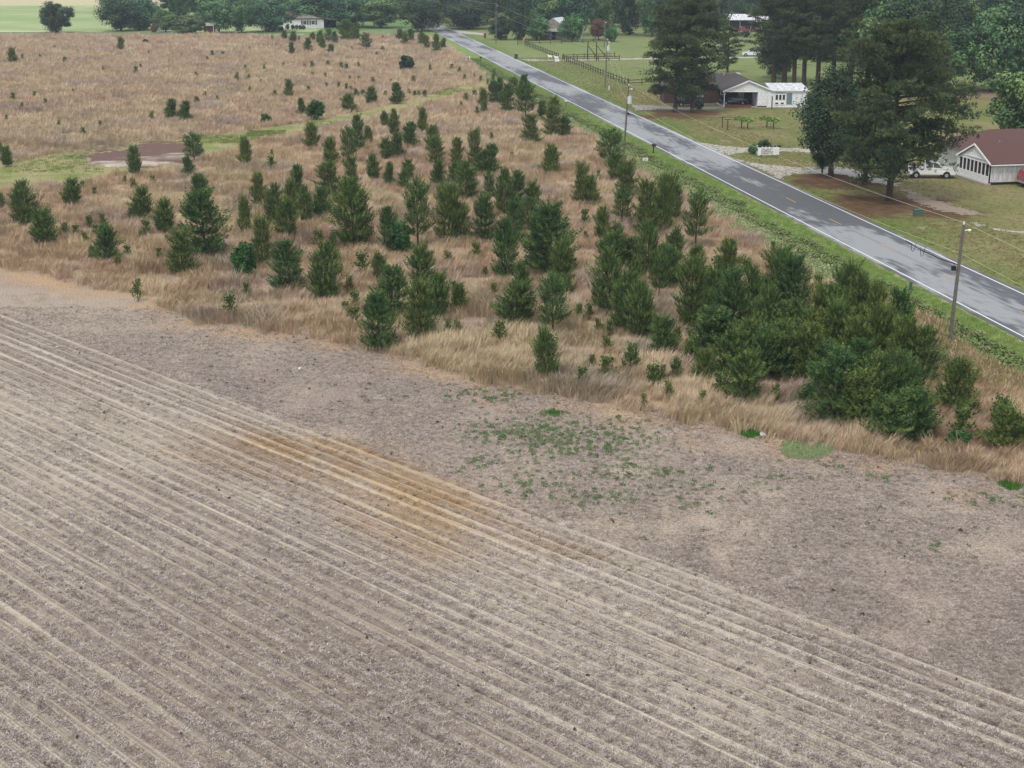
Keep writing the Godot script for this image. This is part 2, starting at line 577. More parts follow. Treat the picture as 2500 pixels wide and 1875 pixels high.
func make_straw() -> void:
	var vm := vmat("straw", 0.9, 0.25)
	var ms := [stalks(1, 11, 0.14, 0.011).mesh(vm), stalks(2, 11, 0.12, 0.013).mesh(vm)]
	var tints := [lin(226, 217, 210), lin(184, 171, 164), lin(152, 138, 132), lin(110, 96, 90), lin(200, 187, 172)]
	var xf := [[], []]
	var cs := [PackedColorArray(), PackedColorArray()]
	rng.seed = 77
	for k in 300000:
		var z := lerpf(37.0, 100.0, pow(rng.randf(), 1.35))
		var x := rr(-1, 1) * (z * 0.375 + 2.5)
		var v := (x + z) * 0.7071068
		var u := (x - z) * 0.7071068
		var col: Color
		var sc := rr(0.7, 1.3)
		var y := 0.02
		if v < ROW_END:
			var rb := row_bits(v)
			var dens := n_mid.get_noise_2d(u * 0.5, v * 2.0)
			if rb.y > 0.44:
				if rng.randf() < 0.84 - dens * 0.4:
					continue
				sc *= 0.7
			elif rng.randf() < 0.25 - dens * 0.6:
				continue
			y = 0.06
			col = tints[rng.randi() % 5]
			var sn := stain(u, v)
			if sn > 0.08:
				col = col.lerp(lin(196, 160, 114) if rng.randf() < 0.5 else lin(134, 100, 70), sn * 0.8)
		else:
			if z > edge_depth(x) + 1.5 or st(x, z).y > -10.0:
				continue
			col = tints[rng.randi() % 5].lerp(lin(162, 148, 136), 0.3)
			sc *= 0.8
			if wheel(x, z) > 0.3 and rng.randf() < 0.5:
				continue
			if rng.randf() < 0.14 - n_mid.get_noise_2d(x * 0.8, z * 0.8) * 1.4:
				continue
		var w := rng.randi() % 2
		xf[w].append(turned(Vector3(x, y, -z), rng.randf() * TAU, sc, sc))
		cs[w].append(col)
	for w in 2:
		stuff("crop_stubble", ms[w], xf[w], cs[w], ["grey crop stalks littering the bare stubble field rows", "short broken stubble strewn between the sandy field rows"][w], "crop stubble")
	# dark clods
	var cb := MB.new()
	for a in 2:
		for k in 6:
			var p := Vector3(cos(k * 1.05), 0.0, sin(k * 1.05)) * (0.09 + 0.02 * (k % 3))
			var q := Vector3(cos(k * 1.05 + 1.05), 0.0, sin(k * 1.05 + 1.05)) * (0.09 + 0.02 * ((k + 1) % 3))
			cb.tri(p, Vector3(0.01, 0.1 if a == 0 else 0.06, 0.02), q, Color.WHITE)
	var cx := []
	var cc := PackedColorArray()
	for k in 130:
		var z := lerpf(40.0, 88.0, rng.randf())
		var x := rr(-1, 1) * z * 0.37
		if z > edge_depth(x) - 1.0:
			continue
		cx.append(turned(Vector3(x, 0.06, -z), rng.randf() * TAU, rr(0.4, 0.7 + 0.7 * rng.randf() * rng.randf()), rr(0.5, 1.1)))
		cc.append(lin(66, 54, 48))
	stuff("soil_clods", cb.mesh(vmat("straw")), cx, cc, "dark clods of soil dotted over the stubble field", "soil clods")

func grass_color(x: float, d: float) -> Color:
	var lo := n_low.get_noise_2d(x * 1.3 + 50.0, d * 0.8)
	var mi := n_mid.get_noise_2d(x * 0.5, d * 0.3 + 200.0)
	var sm := n_mid.get_noise_2d(x * 1.7 + 31.0, d * 1.3)
	var c := lin(220, 200, 170).lerp(lin(208, 184, 156), clampf(0.5 + lo * 2.6, 0, 1))
	c = c.lerp(lin(186, 172, 164), clampf(mi * 2.0 - 0.15, 0, 0.85))      # old grey seed heads
	c = c.lerp(lin(230, 212, 176), clampf(-mi * 1.8 - 0.25, 0, 0.7))      # straw
	c = c.lerp(lin(198, 168, 140), clampf(sm * 1.5 - 0.15, 0, 0.6))       # red stems
	c = c.lerp(lin(176, 176, 132), clampf(-lo * 2.0 - 0.35 - sm * 0.6, 0, 0.22))   # green showing through
	return c

func make_grass() -> void:
	rng.seed = 4242
	var vm := vmat("dry grass", 0.9, 0.2)
	vm.backlight_enabled = true
	vm.backlight = Color(0.35, 0.35, 0.35)
	var wind := Vector3(0.34, 0, 0.1)
	var meshes := [tuft(11, 15, 0.92, 0.24, 0.016, wind, 0.42).mesh(vm), tuft(12, 15, 0.78, 0.27, 0.018, wind * 1.3, 0.45).mesh(vm), tuft(13, 13, 0.8, 0.5, 0.05, wind, 0.26).mesh(vm)]
	var xf := [[], [], []]
	var cs := [PackedColorArray(), PackedColorArray(), PackedColorArray()]
	for k in 420000:
		var d := lerpf(60.0, 432.0, pow(rng.randf(), 2.1))
		var x := rr(-1, 1) * (d * 0.372 + 5.0)
		var q := st(x, d)
		if q.y > -9.2 or d > 426.0 + n_low.get_noise_2d(x, d) * 10.0:
			continue
		var lip := -10.1 + n_mid.get_noise_2d(x, d) * 1.6
		if q.x > 150.0:
			lip += clampf((q.x - 150.0) / 40.0, 0, 1) * 3.6
		if q.y > lip + rr(-0.6, 0.6):
			continue
		var e := edge_depth(x)
		if d < e + rr(-0.4, 1.2):
			continue
		var sc := rr(0.5, 1.2)
		var col := grass_color(x, d)
		if d > 138.0 and d < 342.0:
			var tk := track_at(x, d)
			if tk > 0.35:
				if rng.randf() < 0.7:
					continue
				sc *= 0.3
				col = lin(176, 166, 122) if rng.randf() < 0.6 else lin(140, 148, 96)
		if DIRT.size() and Geometry2D.is_point_in_polygon(Vector2(x, d), DIRT):
			continue
		var thin := n_mid.get_noise_2d(x * 1.4 + 77.0, d * 1.4)
		if rng.randf() < clampf(-thin * 2.2 - 0.15, 0.0, 0.85):
			continue
		if d < e + 3.0:
			col = col.lerp(lin(222, 202, 172), 0.15)
		var w := 2 if d > 190.0 else rng.randi() % 2
		if w == 2:
			col = col.lerp(lin(204, 188, 166), 0.3)
			sc *= lerpf(1.0, 1.35, clampf((d - 190.0) / 200.0, 0, 1))
		sc *= 1.0 + thin * 0.8
		xf[w].append(Transform3D(Basis(Vector3.UP, rr(-0.6, 0.6) + n_mid.get_noise_2d(x * 0.5, d * 0.5) * 2.6 + (PI if rng.randf() < 0.15 else 0.0)).scaled(Vector3(sc, sc, sc)), Vector3(x, ground_y(x, -d) - 0.02, -d)))
		cs[w].append(col * rr(0.7, 1.16))
	var la := ["tall dry tan grass leaning in the wind among young pines", "dry tan broom grass standing thick along the field edge", "dry tan grass filling the far half of the old field"]
	for w in 3:
		stuff("dry_grass", meshes[w], xf[w], cs[w], la[w], "dry grass")

	# green grass of the verges, lawns and track
	var gm := vmat("green grass", 0.9, 0.25)
	gm.backlight_enabled = true
	gm.backlight = Color(0.3, 0.3, 0.3)
	var gt := [tuft(31, 9, 0.22, 0.22, 0.03, Vector3(0.15, 0, 0), 0.4).mesh(gm), leafy(32, 14, 0.3, 0.16, 0.12).mesh(gm)]
	var gx := [[], []]
	var gc := [PackedColorArray(), PackedColorArray()]
	for k in 230000:
		var s := lerpf(-95.0, 190.0, pow(rng.randf(), 1.5))
		var t := rr(-12.5, 14.0) if rng.randf() < 0.62 else rr(8.0, 46.0)
		if absf(t) < 3.75 + n_hi.get_noise_1d(s) * 0.2:
			continue
		var p := rd(s, t)
		if absf(p.x) > -p.z * 0.375 + 4.0:
			continue
		var mi := n_mid.get_noise_2d(p.x, -p.z)
		var col: Color
		var w := 0
		var sc := rr(0.6, 1.2)
		if t < 0.0:
			if t < -10.1 + mi * 1.6:
				continue
			col = lin(132, 164, 88).lerp(lin(154, 172, 106), clampf(0.5 + mi, 0, 1))
			if absf(t + 6.6) < 0.9 + mi * 1.2:
				col = lin(118, 142, 88) if rng.randf() < 0.75 else lin(150, 138, 112)
				w = 1
				sc *= 1.3
			elif t < -7.6:
				col = lin(168, 178, 138) if rng.randf() < 0.6 else lin(144, 158, 110)
				w = 1 if rng.randf() < 0.4 else 0
			if s < -46.0 and t < -7.4 + mi * 2.0 and rng.randf() < 0.75:   # brush round the near pole
				col = [lin(196, 178, 140), lin(168, 162, 118), lin(134, 144, 92), lin(176, 150, 124)][rng.randi() % 4]
				w = 0
				sc *= 2.4
		else:
			sc *= 0.6
			if rng.randf() < 0.45:
				continue
			col = lin(118, 126, 70).lerp(lin(96, 122, 54), clampf((8.0 - t) / 5.0 + mi, 0, 1))
			var under := false
			for m in MULCH_SHADE:
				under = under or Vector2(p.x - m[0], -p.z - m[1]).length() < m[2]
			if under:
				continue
			if n_hi.get_noise_2d(p.x, p.z) > 0.1 - t * 0.008:
				col = lin(150, 136, 102)
			if t > 16.0 and rng.randf() < (t - 16.0) / 34.0:
				continue
		gx[w].append(turned(Vector3(p.x, ground_y(p.x, p.z), p.z), rng.randf() * TAU, sc, sc))
		gc[w].append(col * rr(0.8, 1.15))
	stuff("verge_grass", gt[0], gx[0], gc[0], "short green grass along both sides of the road", "grass")
	stuff("ditch_weeds", gt[1], gx[1], gc[1], "low leafy weeds growing in the roadside ditch", "weeds")

	# weeds of the bare headland, and of the field's edge
	var wx := []
	var wc := PackedColorArray()
	var spots := [[1330, 1045, 2.2, 60], [1400, 1060, 2.4, 80], [1480, 1062, 2.0, 60], [1300, 1075, 1.6, 40], [1250, 1058, 1.4, 30], [1390, 1085, 1.8, 60], [1440, 1100, 2.2, 55], [1540, 1085, 1.6, 25], [1180, 1060, 1.2, 25], [1230, 965, 1.2, 26], [1150, 962, 1.0, 20], [1200, 975, 0.7, 14], [1345, 1010, 0.4, 14], [1190, 1130, 1.4, 28], [1280, 1180, 1.3, 20], [1350, 1185, 1.5, 18], [1450, 1218, 0.9, 34], [1540, 1140, 1.8, 26], [1600, 1150, 2.0, 26], [1650, 1160, 1.4, 14], [1690, 1210, 1.6, 16], [1560, 1200, 2.0, 18], [1480, 1160, 2.4, 30], [1860, 1180, 1.2, 6], [2050, 1140, 1.4, 10], [2145, 1170, 0.5, 8], [2420, 1222, 1.0, 26], [2275, 1335, 0.4, 6], [1060, 950, 2.0, 16], [620, 790, 0.7, 12], [1310, 930, 2.5, 20], [1890, 1165, 0.4, 6]]
	for sp in spots:
		var c0 := px(sp[0], sp[1])
		for k in int(sp[3] * 1.1):
			var a := rng.randf() * TAU
			var r: float = sp[2] * rng.randf() * 1.5
			var p := c0 + Vector3(cos(a) * r * 1.5, 0.01, sin(a) * r)
			wx.append(turned(p, rng.randf() * TAU, rr(0.3, 0.8), rr(0.3, 0.8)))
			wc.append((lin(104, 140, 84) if rng.randf() < 0.5 else lin(132, 150, 114)) * rr(0.75, 1.1))
	for k in 420:
		var z := lerpf(55.0, 100.0, rng.randf())
		var x := rr(-1, 1) * z * 0.37
		if z > edge_depth(x) or (x + z) * 0.7071 < ROW_END + 1.0:
			continue
		wx.append(turned(Vector3(x, 0.01, -z), rng.randf() * TAU, rr(0.3, 0.6), rr(0.3, 0.6)))
		wc.append(lin(104, 116, 84))
	stuff("headland_weeds", leafy(41, 16, 0.2, 0.14, 0.15).mesh(gm), wx, wc, "small green weeds sprouting on the bare field margin", "weeds")
	# a sward of pale green grass and a few bright clumps at the foot of the tan grass
	var px2 := []
	var pc := PackedColorArray()
	for k in 900:
		var a := rng.randf() * TAU
		var r := sqrt(rng.randf())
		var p := px(1970 + cos(a) * r * 62.0, 1096 + sin(a) * r * 26.0)
		px2.append(turned(p, rng.randf() * TAU, rr(0.5, 1.0), rr(0.5, 1.0)))
		pc.append(lin(166, 188, 136) * rr(0.75, 1.1))
	for sp in [[1828, 1062, 0.45, 60], [2465, 1188, 0.42, 60], [1348, 1009, 0.3, 20]]:
		var c0 := px(sp[0], sp[1])
		for k in sp[3]:
			var a := rng.randf() * TAU
			var r: float = sp[2] * sqrt(rng.randf())
			px2.append(turned(c0 + Vector3(cos(a) * r, 0, sin(a) * r), a, rr(0.8, 1.3), rr(1.0, 1.6)))
			pc.append(lin(78, 128, 50) * rr(0.8, 1.1))
	for k in 2600:   # green sward of the mown track and round the dirt patch
		var sp: Array = [[840, 308, 95, 12], [650, 326, 45, 7], [300, 370, 190, 16], [130, 400, 120, 22], [560, 340, 80, 10], [1120, 225, 60, 8]][rng.randi() % 6]
		var p := px(sp[0] + rr(-1, 1) * sp[2], sp[1] + rr(-1, 1) * sp[3])
		if Geometry2D.is_point_in_polygon(Vector2(p.x, -p.z), DIRT):
			continue
		px2.append(turned(p, rng.randf() * TAU, rr(0.8, 1.7), rr(0.6, 1.3)))
		pc.append((lin(120, 142, 72) if rng.randf() < 0.7 else lin(142, 144, 92)) * rr(0.8, 1.1))
	stuff("green_grass_patches", gt[0], px2, pc, "patches of fresh green grass at the edge of the tan grass", "grass")
var PINES := PackedInt32Array([
	295,119,93,17,32,152,120,22,420,286,244,30,454,292,249,30,480,251,236,13,330,420,360,32,475,391,325,55,459,420,385,29,599,396,341,32,0,373,344,17,
	16,399,360,27,694,95,75,14,715,103,78,17,713,129,104,14,751,124,94,21,763,97,80,14,781,106,76,20,786,116,94,18,802,104,68,20,818,106,78,17,
	807,127,109,16,847,97,48,38,869,100,64,23,895,122,80,30,975,97,72,16,989,107,81,17,1003,100,72,19,1031,108,77,20,1042,119,87,17,1066,127,84,22,
	1083,116,95,14,705,234,198,22,736,276,242,20,852,268,233,35,869,237,217,11,885,233,220,16,907,250,214,27,969,247,205,30,1012,230,221,10,1038,230,220,10,
	762,356,305,38,873,360,285,35,898,347,312,23,852,396,310,43,940,304,273,20,963,327,269,27,1031,320,269,25,1002,352,301,35,944,379,339,32,969,376,327,35,
	1057,362,312,38,1063,396,333,43,1116,399,337,32,808,393,341,35,912,435,380,29,951,446,399,25,995,431,391,30,986,457,417,27,1179,255,220,23,1181,272,249,17,
	1204,249,200,26,1220,249,192,26,1252,234,188,27,1237,269,208,36,1284,286,203,58,1282,246,185,32,1323,282,249,23,1295,343,281,48,1354,278,239,26,1349,328,258,52,
	1379,328,286,27,1158,405,318,38,1198,417,356,43,1174,417,373,35,1344,417,359,42,1486,402,315,67,1506,431,373,46,1527,480,396,55,58,542,447,69,106,588,516,61,
	175,494,439,41,4,500,475,14,346,525,461,46,401,559,491,45,321,528,510,13,489,490,428,43,503,614,470,116,444,655,565,72,597,559,488,32,262,632,554,55,
	286,643,626,14,224,620,600,14,633,496,423,38,669,536,452,49,642,638,533,58,726,475,407,38,713,519,447,38,700,568,493,52,746,536,458,43,801,470,397,64,
	859,475,383,43,865,594,441,98,812,603,571,20,789,522,461,38,700,701,594,87,792,719,597,78,807,724,684,38,948,609,510,52,1021,603,438,78,928,840,719,87,
	954,762,655,90,927,672,620,35,1027,817,687,84,1032,690,603,64,1064,765,672,58,1119,745,695,35,1070,444,394,32,1096,580,452,69,1125,580,496,52,778,525,490,35,
	1139,478,397,58,1111,444,397,32,1418,491,400,35,1441,493,435,43,1518,539,461,55,1194,490,418,35,1231,513,415,49,1263,504,421,49,1301,502,447,38,1185,580,481,61,
	1289,559,481,58,1255,583,496,58,1347,658,504,124,1315,640,565,64,1234,672,542,69,1370,713,591,67,1275,713,643,35,1258,785,692,84,1350,811,672,87,1472,580,512,41,
	1509,583,545,35,1498,649,571,78,1544,646,583,43,1489,753,611,75,1457,742,698,29,1547,701,638,35,1529,794,669,87,1567,814,692,69,1608,719,617,49,1584,669,542,58,
	1579,565,441,69,1622,559,429,49,1087,542,444,43,1619,669,600,46,1619,519,428,32,1645,530,434,38,1697,600,467,67,1645,635,562,43,1636,690,606,55,1700,664,606,46,
	1685,782,632,84,1720,739,658,52,1778,687,585,61,1622,860,776,64,1896,713,606,87,2070,730,661,72,2329,991,887,93,2436,1029,968,46,2453,1078,1000,87,2494,1081,1026,43,
	1333,910,807,55,1539,902,842,43,1715,928,861,55,1651,916,875,32,1813,968,864,84])
var THICKET := PackedInt32Array([
	1789,831,678,69,1836,814,669,58,1755,823,713,67,1740,860,765,84,1867,857,721,64,1896,860,753,87,1940,855,742,75,1975,872,768,72,1937,785,646,75,1862,785,687,58,
	1827,907,791,72,1920,901,797,81,1786,918,820,81,1862,930,808,78,1740,756,672,43,1903,775,622,67,2063,804,659,64,2100,824,685,61,2132,841,705,52,2181,888,731,67,
	2005,841,708,64,2034,847,711,58,2045,885,752,75,2144,905,760,69,2086,911,789,72,1976,928,804,75,1918,920,827,75,2204,928,789,67,2245,934,815,67,2022,940,847,69,
	2034,1017,873,107,2100,1038,930,95,2164,1069,983,87,2233,1061,965,72,2187,1029,873,75,2144,1029,887,87,2216,1011,902,69,2091,983,849,72,1982,983,942,43])
var SEEDLINGS := PackedInt32Array([
	203,323,312,244,302,295,84,233,224,32,239,227,54,263,251,111,250,242,179,226,218,144,304,295,332,176,163,518,135,124,
	579,192,177,599,167,159,479,186,176,370,286,273,501,231,223,531,242,234,610,219,212,363,131,124,159,150,140,343,163,156,
	252,170,163,444,137,131,16,289,281,98,139,132,55,142,133,133,117,111,506,145,137,544,136,126,609,120,114,645,167,158,
	762,163,150,744,165,156,692,161,154,833,166,153,801,157,148,876,163,153,846,169,157,763,184,177,795,187,179,854,192,185,
	876,192,186,798,210,202,827,213,202,846,215,205,857,220,211,753,220,211,671,231,221,911,200,189,1009,197,185,954,200,193,
	998,226,218,1022,228,221,1050,171,159,1103,167,157,1122,176,164,1135,190,182,941,231,222,608,189,182,637,197,193,1126,258,250,
	1137,244,228,730,98,88,665,97,88,920,135,127,859,119,113,934,122,113,934,93,87,661,401,383,663,373,366,1158,189,182,
	1174,193,185,1204,193,183,1206,179,170,1190,200,193,1158,232,221,1200,336,324,1250,379,372,1165,273,262,1461,428,417,252,548,524,
	217,543,528,159,566,545,185,564,551,234,566,550,207,585,569,357,566,539,343,577,565,325,453,436,373,440,430,203,453,444,
	388,621,607,311,615,601,336,720,685,563,760,723,602,710,692,305,438,429,231,470,458,866,739,715,866,776,753,885,653,620,
	821,635,609,853,702,677,843,754,738,778,589,565,1093,635,614,1105,701,688,1163,621,596,1120,745,696,1221,820,787,1428,537,513,
	1430,577,565,1205,710,693,1414,768,744,1438,765,744,1460,797,779,1489,803,784,1480,841,822,1093,803,782,1116,800,784,1185,661,652,
	1653,831,800,1674,785,771,1998,695,674,1888,603,591,1821,672,635,1752,672,629,1893,966,941,2349,1055,1000,2381,1000,980,1481,909,873,
	1421,928,899,1446,883,867,1593,922,893,1614,919,894,1631,954,933,1715,971,956,1689,875,826,1758,954,913,1570,977,964])

# ---------- trees ----------
func needles(mb: MB, g: RandomNumberGenerator, o: Vector3, d: Vector3, l: float, w: float, cnt: int, open: float, col: Color) -> void:
	var s := d.cross(Vector3(0.31, 0.77, 0.55)).normalized()
	var t := d.cross(s)
	for k in cnt:
		var a := TAU * (k + g.randf()) / cnt
		var dir := (d + (s * cos(a) + t * sin(a)) * g.randf_range(0.25, 1.0) * open).normalized()
		var e := dir.cross(s * sin(a) - t * cos(a)).normalized().rotated(dir, g.randf_range(-1.0, 1.0)) * w
		var b := o + d * l * g.randf_range(-0.35, 0.25)
		var q := g.randf_range(0.75, 1.15)
		mb.tri(b - e * 0.5, b + dir * l * g.randf_range(0.75, 1.1), b + e * 0.5, col * q)

# one shoot: needles set all round a short stem, longest side up
func shoot(mb: MB, g: RandomNumberGenerator, o: Vector3, d: Vector3, l: float, nl: float, nw: float, col: Color) -> void:
	var s := d.cross(Vector3(0.31, 0.77, 0.55)).normalized()
	var t := d.cross(s)
	var n := 3 if l > 0.24 else 2
	for j in n:
		var b := o + d * l * (0.12 + 0.8 * j / (n - 1.0) * 0.85)
		var cnt := 9 if j < n - 1 else 11
		var open := 0.85 if j < n - 1 else 0.42
		for k in cnt:
			var a := TAU * (k + g.randf()) / cnt
			var r := s * cos(a) + t * sin(a)
			var dir := (d + r * open * g.randf_range(0.7, 1.25)).normalized()
			var e := dir.cross(r).normalized().rotated(dir, g.randf_range(-1.2, 1.2)) * nw * 0.5
			mb.tri(b - e, b + dir * nl * g.randf_range(0.75, 1.2), b + e, col * g.randf_range(0.75, 1.2))

# a young pine: whorls of limbs, each a fan of up-turned shoots
func young_pine(sd: int, h: float, w: float, bare := 0.03, full := 1.0, hue := 0.0) -> Array:
	var g := RandomNumberGenerator.new()
	g.seed = sd
	var wood := MB.new()
	var leaf := MB.new()
	var bend := Vector3(g.randf_range(-0.06, 0.06), 0, g.randf_range(-0.06, 0.06)) * h
	var bark := lin(104, 84, 70)
	var tones := [lin(58 + hue * 10, 84 + hue * 6, 50), lin(76 + hue * 12, 104 + hue * 6, 58), lin(98 + hue * 14, 124 + hue * 6, 66), lin(130 + hue * 14, 150 + hue * 6, 82)]
	wood.tube([Vector3(0, -0.1, 0), Vector3(0, h * 0.4, 0) + bend * 0.4, Vector3(0, h * 0.92, 0) + bend], [0.016 * h + 0.012, 0.011 * h + 0.006, 0.008], 6, bark)
	var big_tree := h > 2.2
	var sl := 0.36 if big_tree else (0.2 if h > 1.1 else 0.13)
	var nl := 0.16 if big_tree else (0.12 if h > 1.1 else 0.09)
	var nw := 0.027 if big_tree else 0.02
	var step := 0.27 if h > 3.4 else (0.22 if big_tree else (0.17 if h > 1.1 else 0.12))
	var y := h * bare + 0.05
	var spin := g.randf() * TAU
	var lean_a := g.randf() * TAU
	var lump := FastNoiseLite.new()
	lump.seed = sd
	lump.frequency = 0.8
	while y < h * 0.9:
		var f := y / h
		var env := w * 0.5 * (0.84 + 0.16 * minf(f / 0.16, 1.0)) if f < 0.18 else w * 0.5 * pow(1.0 - pow((f - 0.18) / 0.82, 1.35), 0.75)
		env = maxf(env, sl * 0.5)
		var cnt := int(g.randf_range(6.0, 8.6) * full)
		for b in cnt:
			spin += TAU / cnt + g.randf_range(-0.5, 0.5)
			var el := lerpf(0.08, 0.85, f) + g.randf_range(-0.2, 0.2)
			var k := 1.0 + lump.get_noise_3d(cos(spin) * 0.9, y * 0.8, sin(spin) * 0.9) * 1.05 + 0.14 * cos(spin - lean_a)
			var l := maxf(0.1, env * g.randf_range(0.72, 1.08) * k - sl * 0.35) / cos(el)
			var hor := Vector3(cos(spin), 0, sin(spin))
			var side := Vector3(-sin(spin), 0, cos(spin))
			var dir := hor * cos(el) + Vector3.UP * sin(el)
			var o := Vector3(0, maxf(0.05, y + g.randf_range(-0.12, 0.12)), 0) + bend * f
			var tip := o + dir * l + Vector3.UP * l * 0.12
			if h > 1.1:
				wood.tube([o, o.lerp(tip, 0.5) - Vector3.UP * l * 0.05, tip], [0.005 + 0.007 * l, 0.004 + 0.004 * l, 0.004], 3, bark, false)
			var at := 0.3 if l > 0.4 else 0.6
			while at < 1.05:
				var p := o.lerp(tip, at)
				var fan := l * 0.34 * sin(PI * clampf(at, 0.1, 0.92)) + 0.03
				var m := 1 if at > 0.95 else 3
				for q in m:
					var off := (q - (m - 1) * 0.5) / maxf(1.0, (m - 1) * 0.5)
					var dd := (dir * 0.6 + side * off * g.randf_range(0.35, 0.9) + Vector3.UP * g.randf_range(0.45, 1.3)).normalized()
					var pp := p + side * off * fan * g.randf_range(0.7, 1.2) + Vector3.UP * g.randf_range(-0.06, 0.06)
					if pp.y < 0.02:
						pp.y = 0.02
					var r := g.randf()
					shoot(leaf, g, pp, dd, sl * g.randf_range(0.7, 1.25), nl, nw, tones[0 if r < 0.24 else (1 if r < 0.54 else (2 if r < 0.84 else 3))])
				at += maxf(0.17 / l, 0.14) if big_tree else maxf(0.12 / l, 0.16)
		y += step * g.randf_range(0.8, 1.2)
	for q in 2 + g.randi() % 4:   # several leaders
		var off := Vector3(g.randf_range(-1, 1), 0, g.randf_range(-1, 1)) * 0.13 * w * (0.0 if q == 0 else 1.0)
		var hh := h * (1.0 if q == 0 else g.randf_range(0.82, 0.97))
		for k in 4:
			shoot(leaf, g, Vector3(0, hh - sl * (0.8 + 0.7 * k), 0) + bend + off, (Vector3.UP + Vector3(g.randf_range(-1, 1), 0, g.randf_range(-1, 1)) * 0.12 * k).normalized(), sl, nl * 0.9, nw, tones[2 + (k + q) % 2])
	return [wood, leaf]

# a grown pine: bare lower trunk, long limbs, rounded pads of needles
func tall_pine(sd: int, h: float, w: float, low: float, pads: int, dead := 6, thick := 1.0, arms := []) -> Array:
	var g := RandomNumberGenerator.new()
	g.seed = sd
	var wood := MB.new()
	var leaf := MB.new()
	var bark := lin(98, 86, 80)
	wood.tube([Vector3(0, -0.3, 0), Vector3(0, 0.7, 0), Vector3(0.1, h * 0.35, 0.05), Vector3(-0.1, h * 0.7, 0), Vector3(0, h * 0.96, 0)], [h * 0.032, h * 0.022, h * 0.018, h * 0.011, 0.04], 10, bark)
	var spin := 0.0
	for k in pads:
		var f := low + (0.98 - low) * (k + g.randf()) / pads
		var fr := (f - low) / (1.0 - low)
		spin += 2.4 + g.randf_range(-0.5, 0.5)
		var env := w * 0.5 * pow(sin(PI * clampf(0.12 + fr * 0.86, 0, 1)), 0.65) * g.randf_range(0.55, 1.12)
		var hor := Vector3(cos(spin), 0, sin(spin))
		var o := Vector3(0, h * f * 0.96, 0)
		var lift := lerpf(-0.12, 0.5, fr) + g.randf_range(-0.1, 0.15)
		if k < arms.size():   # long low limbs
			hor = Vector3(cos(arms[k][0]), 0, sin(arms[k][0]))
			o = Vector3(0, arms[k][1], 0)
			env = arms[k][2]
			lift = arms[k][3]
		var tip := o + hor * env + Vector3.UP * env * lift
		var mid := o.lerp(tip, 0.5) + Vector3.UP * g.randf_range(-0.3, 0.5)
		wood.tube([o, mid, tip], [0.035 + 0.012 * env, 0.03 + 0.006 * env, 0.02], 5, bark, false)
		var n := int((3 + env * 0.75) * thick)
		for j in n:
			var c := mid.lerp(tip, g.randf_range(0.05, 1.08)) + Vector3(g.randf_range(-1, 1), g.randf_range(-0.25, 0.4), g.randf_range(-1, 1)) * (0.35 + env * 0.15)
			wood.tube([mid.lerp(tip, 0.4), c], [0.025, 0.012], 3, bark, false)
			var tone: Color = [lin(78, 94, 64), lin(102, 114, 74), lin(62, 80, 58)][g.randi() % 3]
			var rad := g.randf_range(0.55, 1.1)
			for q in 26:
				var dd := Vector3(g.randf_range(-1, 1), g.randf_range(-0.55, 1), g.randf_range(-1, 1)).normalized()
				needles(leaf, g, c + dd * Vector3(rad, rad * 0.5, rad) * g.randf_range(0.5, 1.0), (dd + Vector3.UP * 0.35).normalized(), 0.3, 0.06, 7, 0.85, tone)
	for k in dead:   # dead snags below the crown
		var a := g.randf() * TAU
		var o := Vector3(0, h * low * g.randf_range(0.6, 1.05), 0)
		var d := Vector3(cos(a), g.randf_range(-0.2, 0.3), sin(a)) * g.randf_range(1.0, 2.6)
		wood.tube([o, o + d * 0.5 + Vector3.UP * 0.2, o + d], [0.05, 0.035, 0.012], 4, lin(128, 116, 106), false)
	return [wood, leaf]

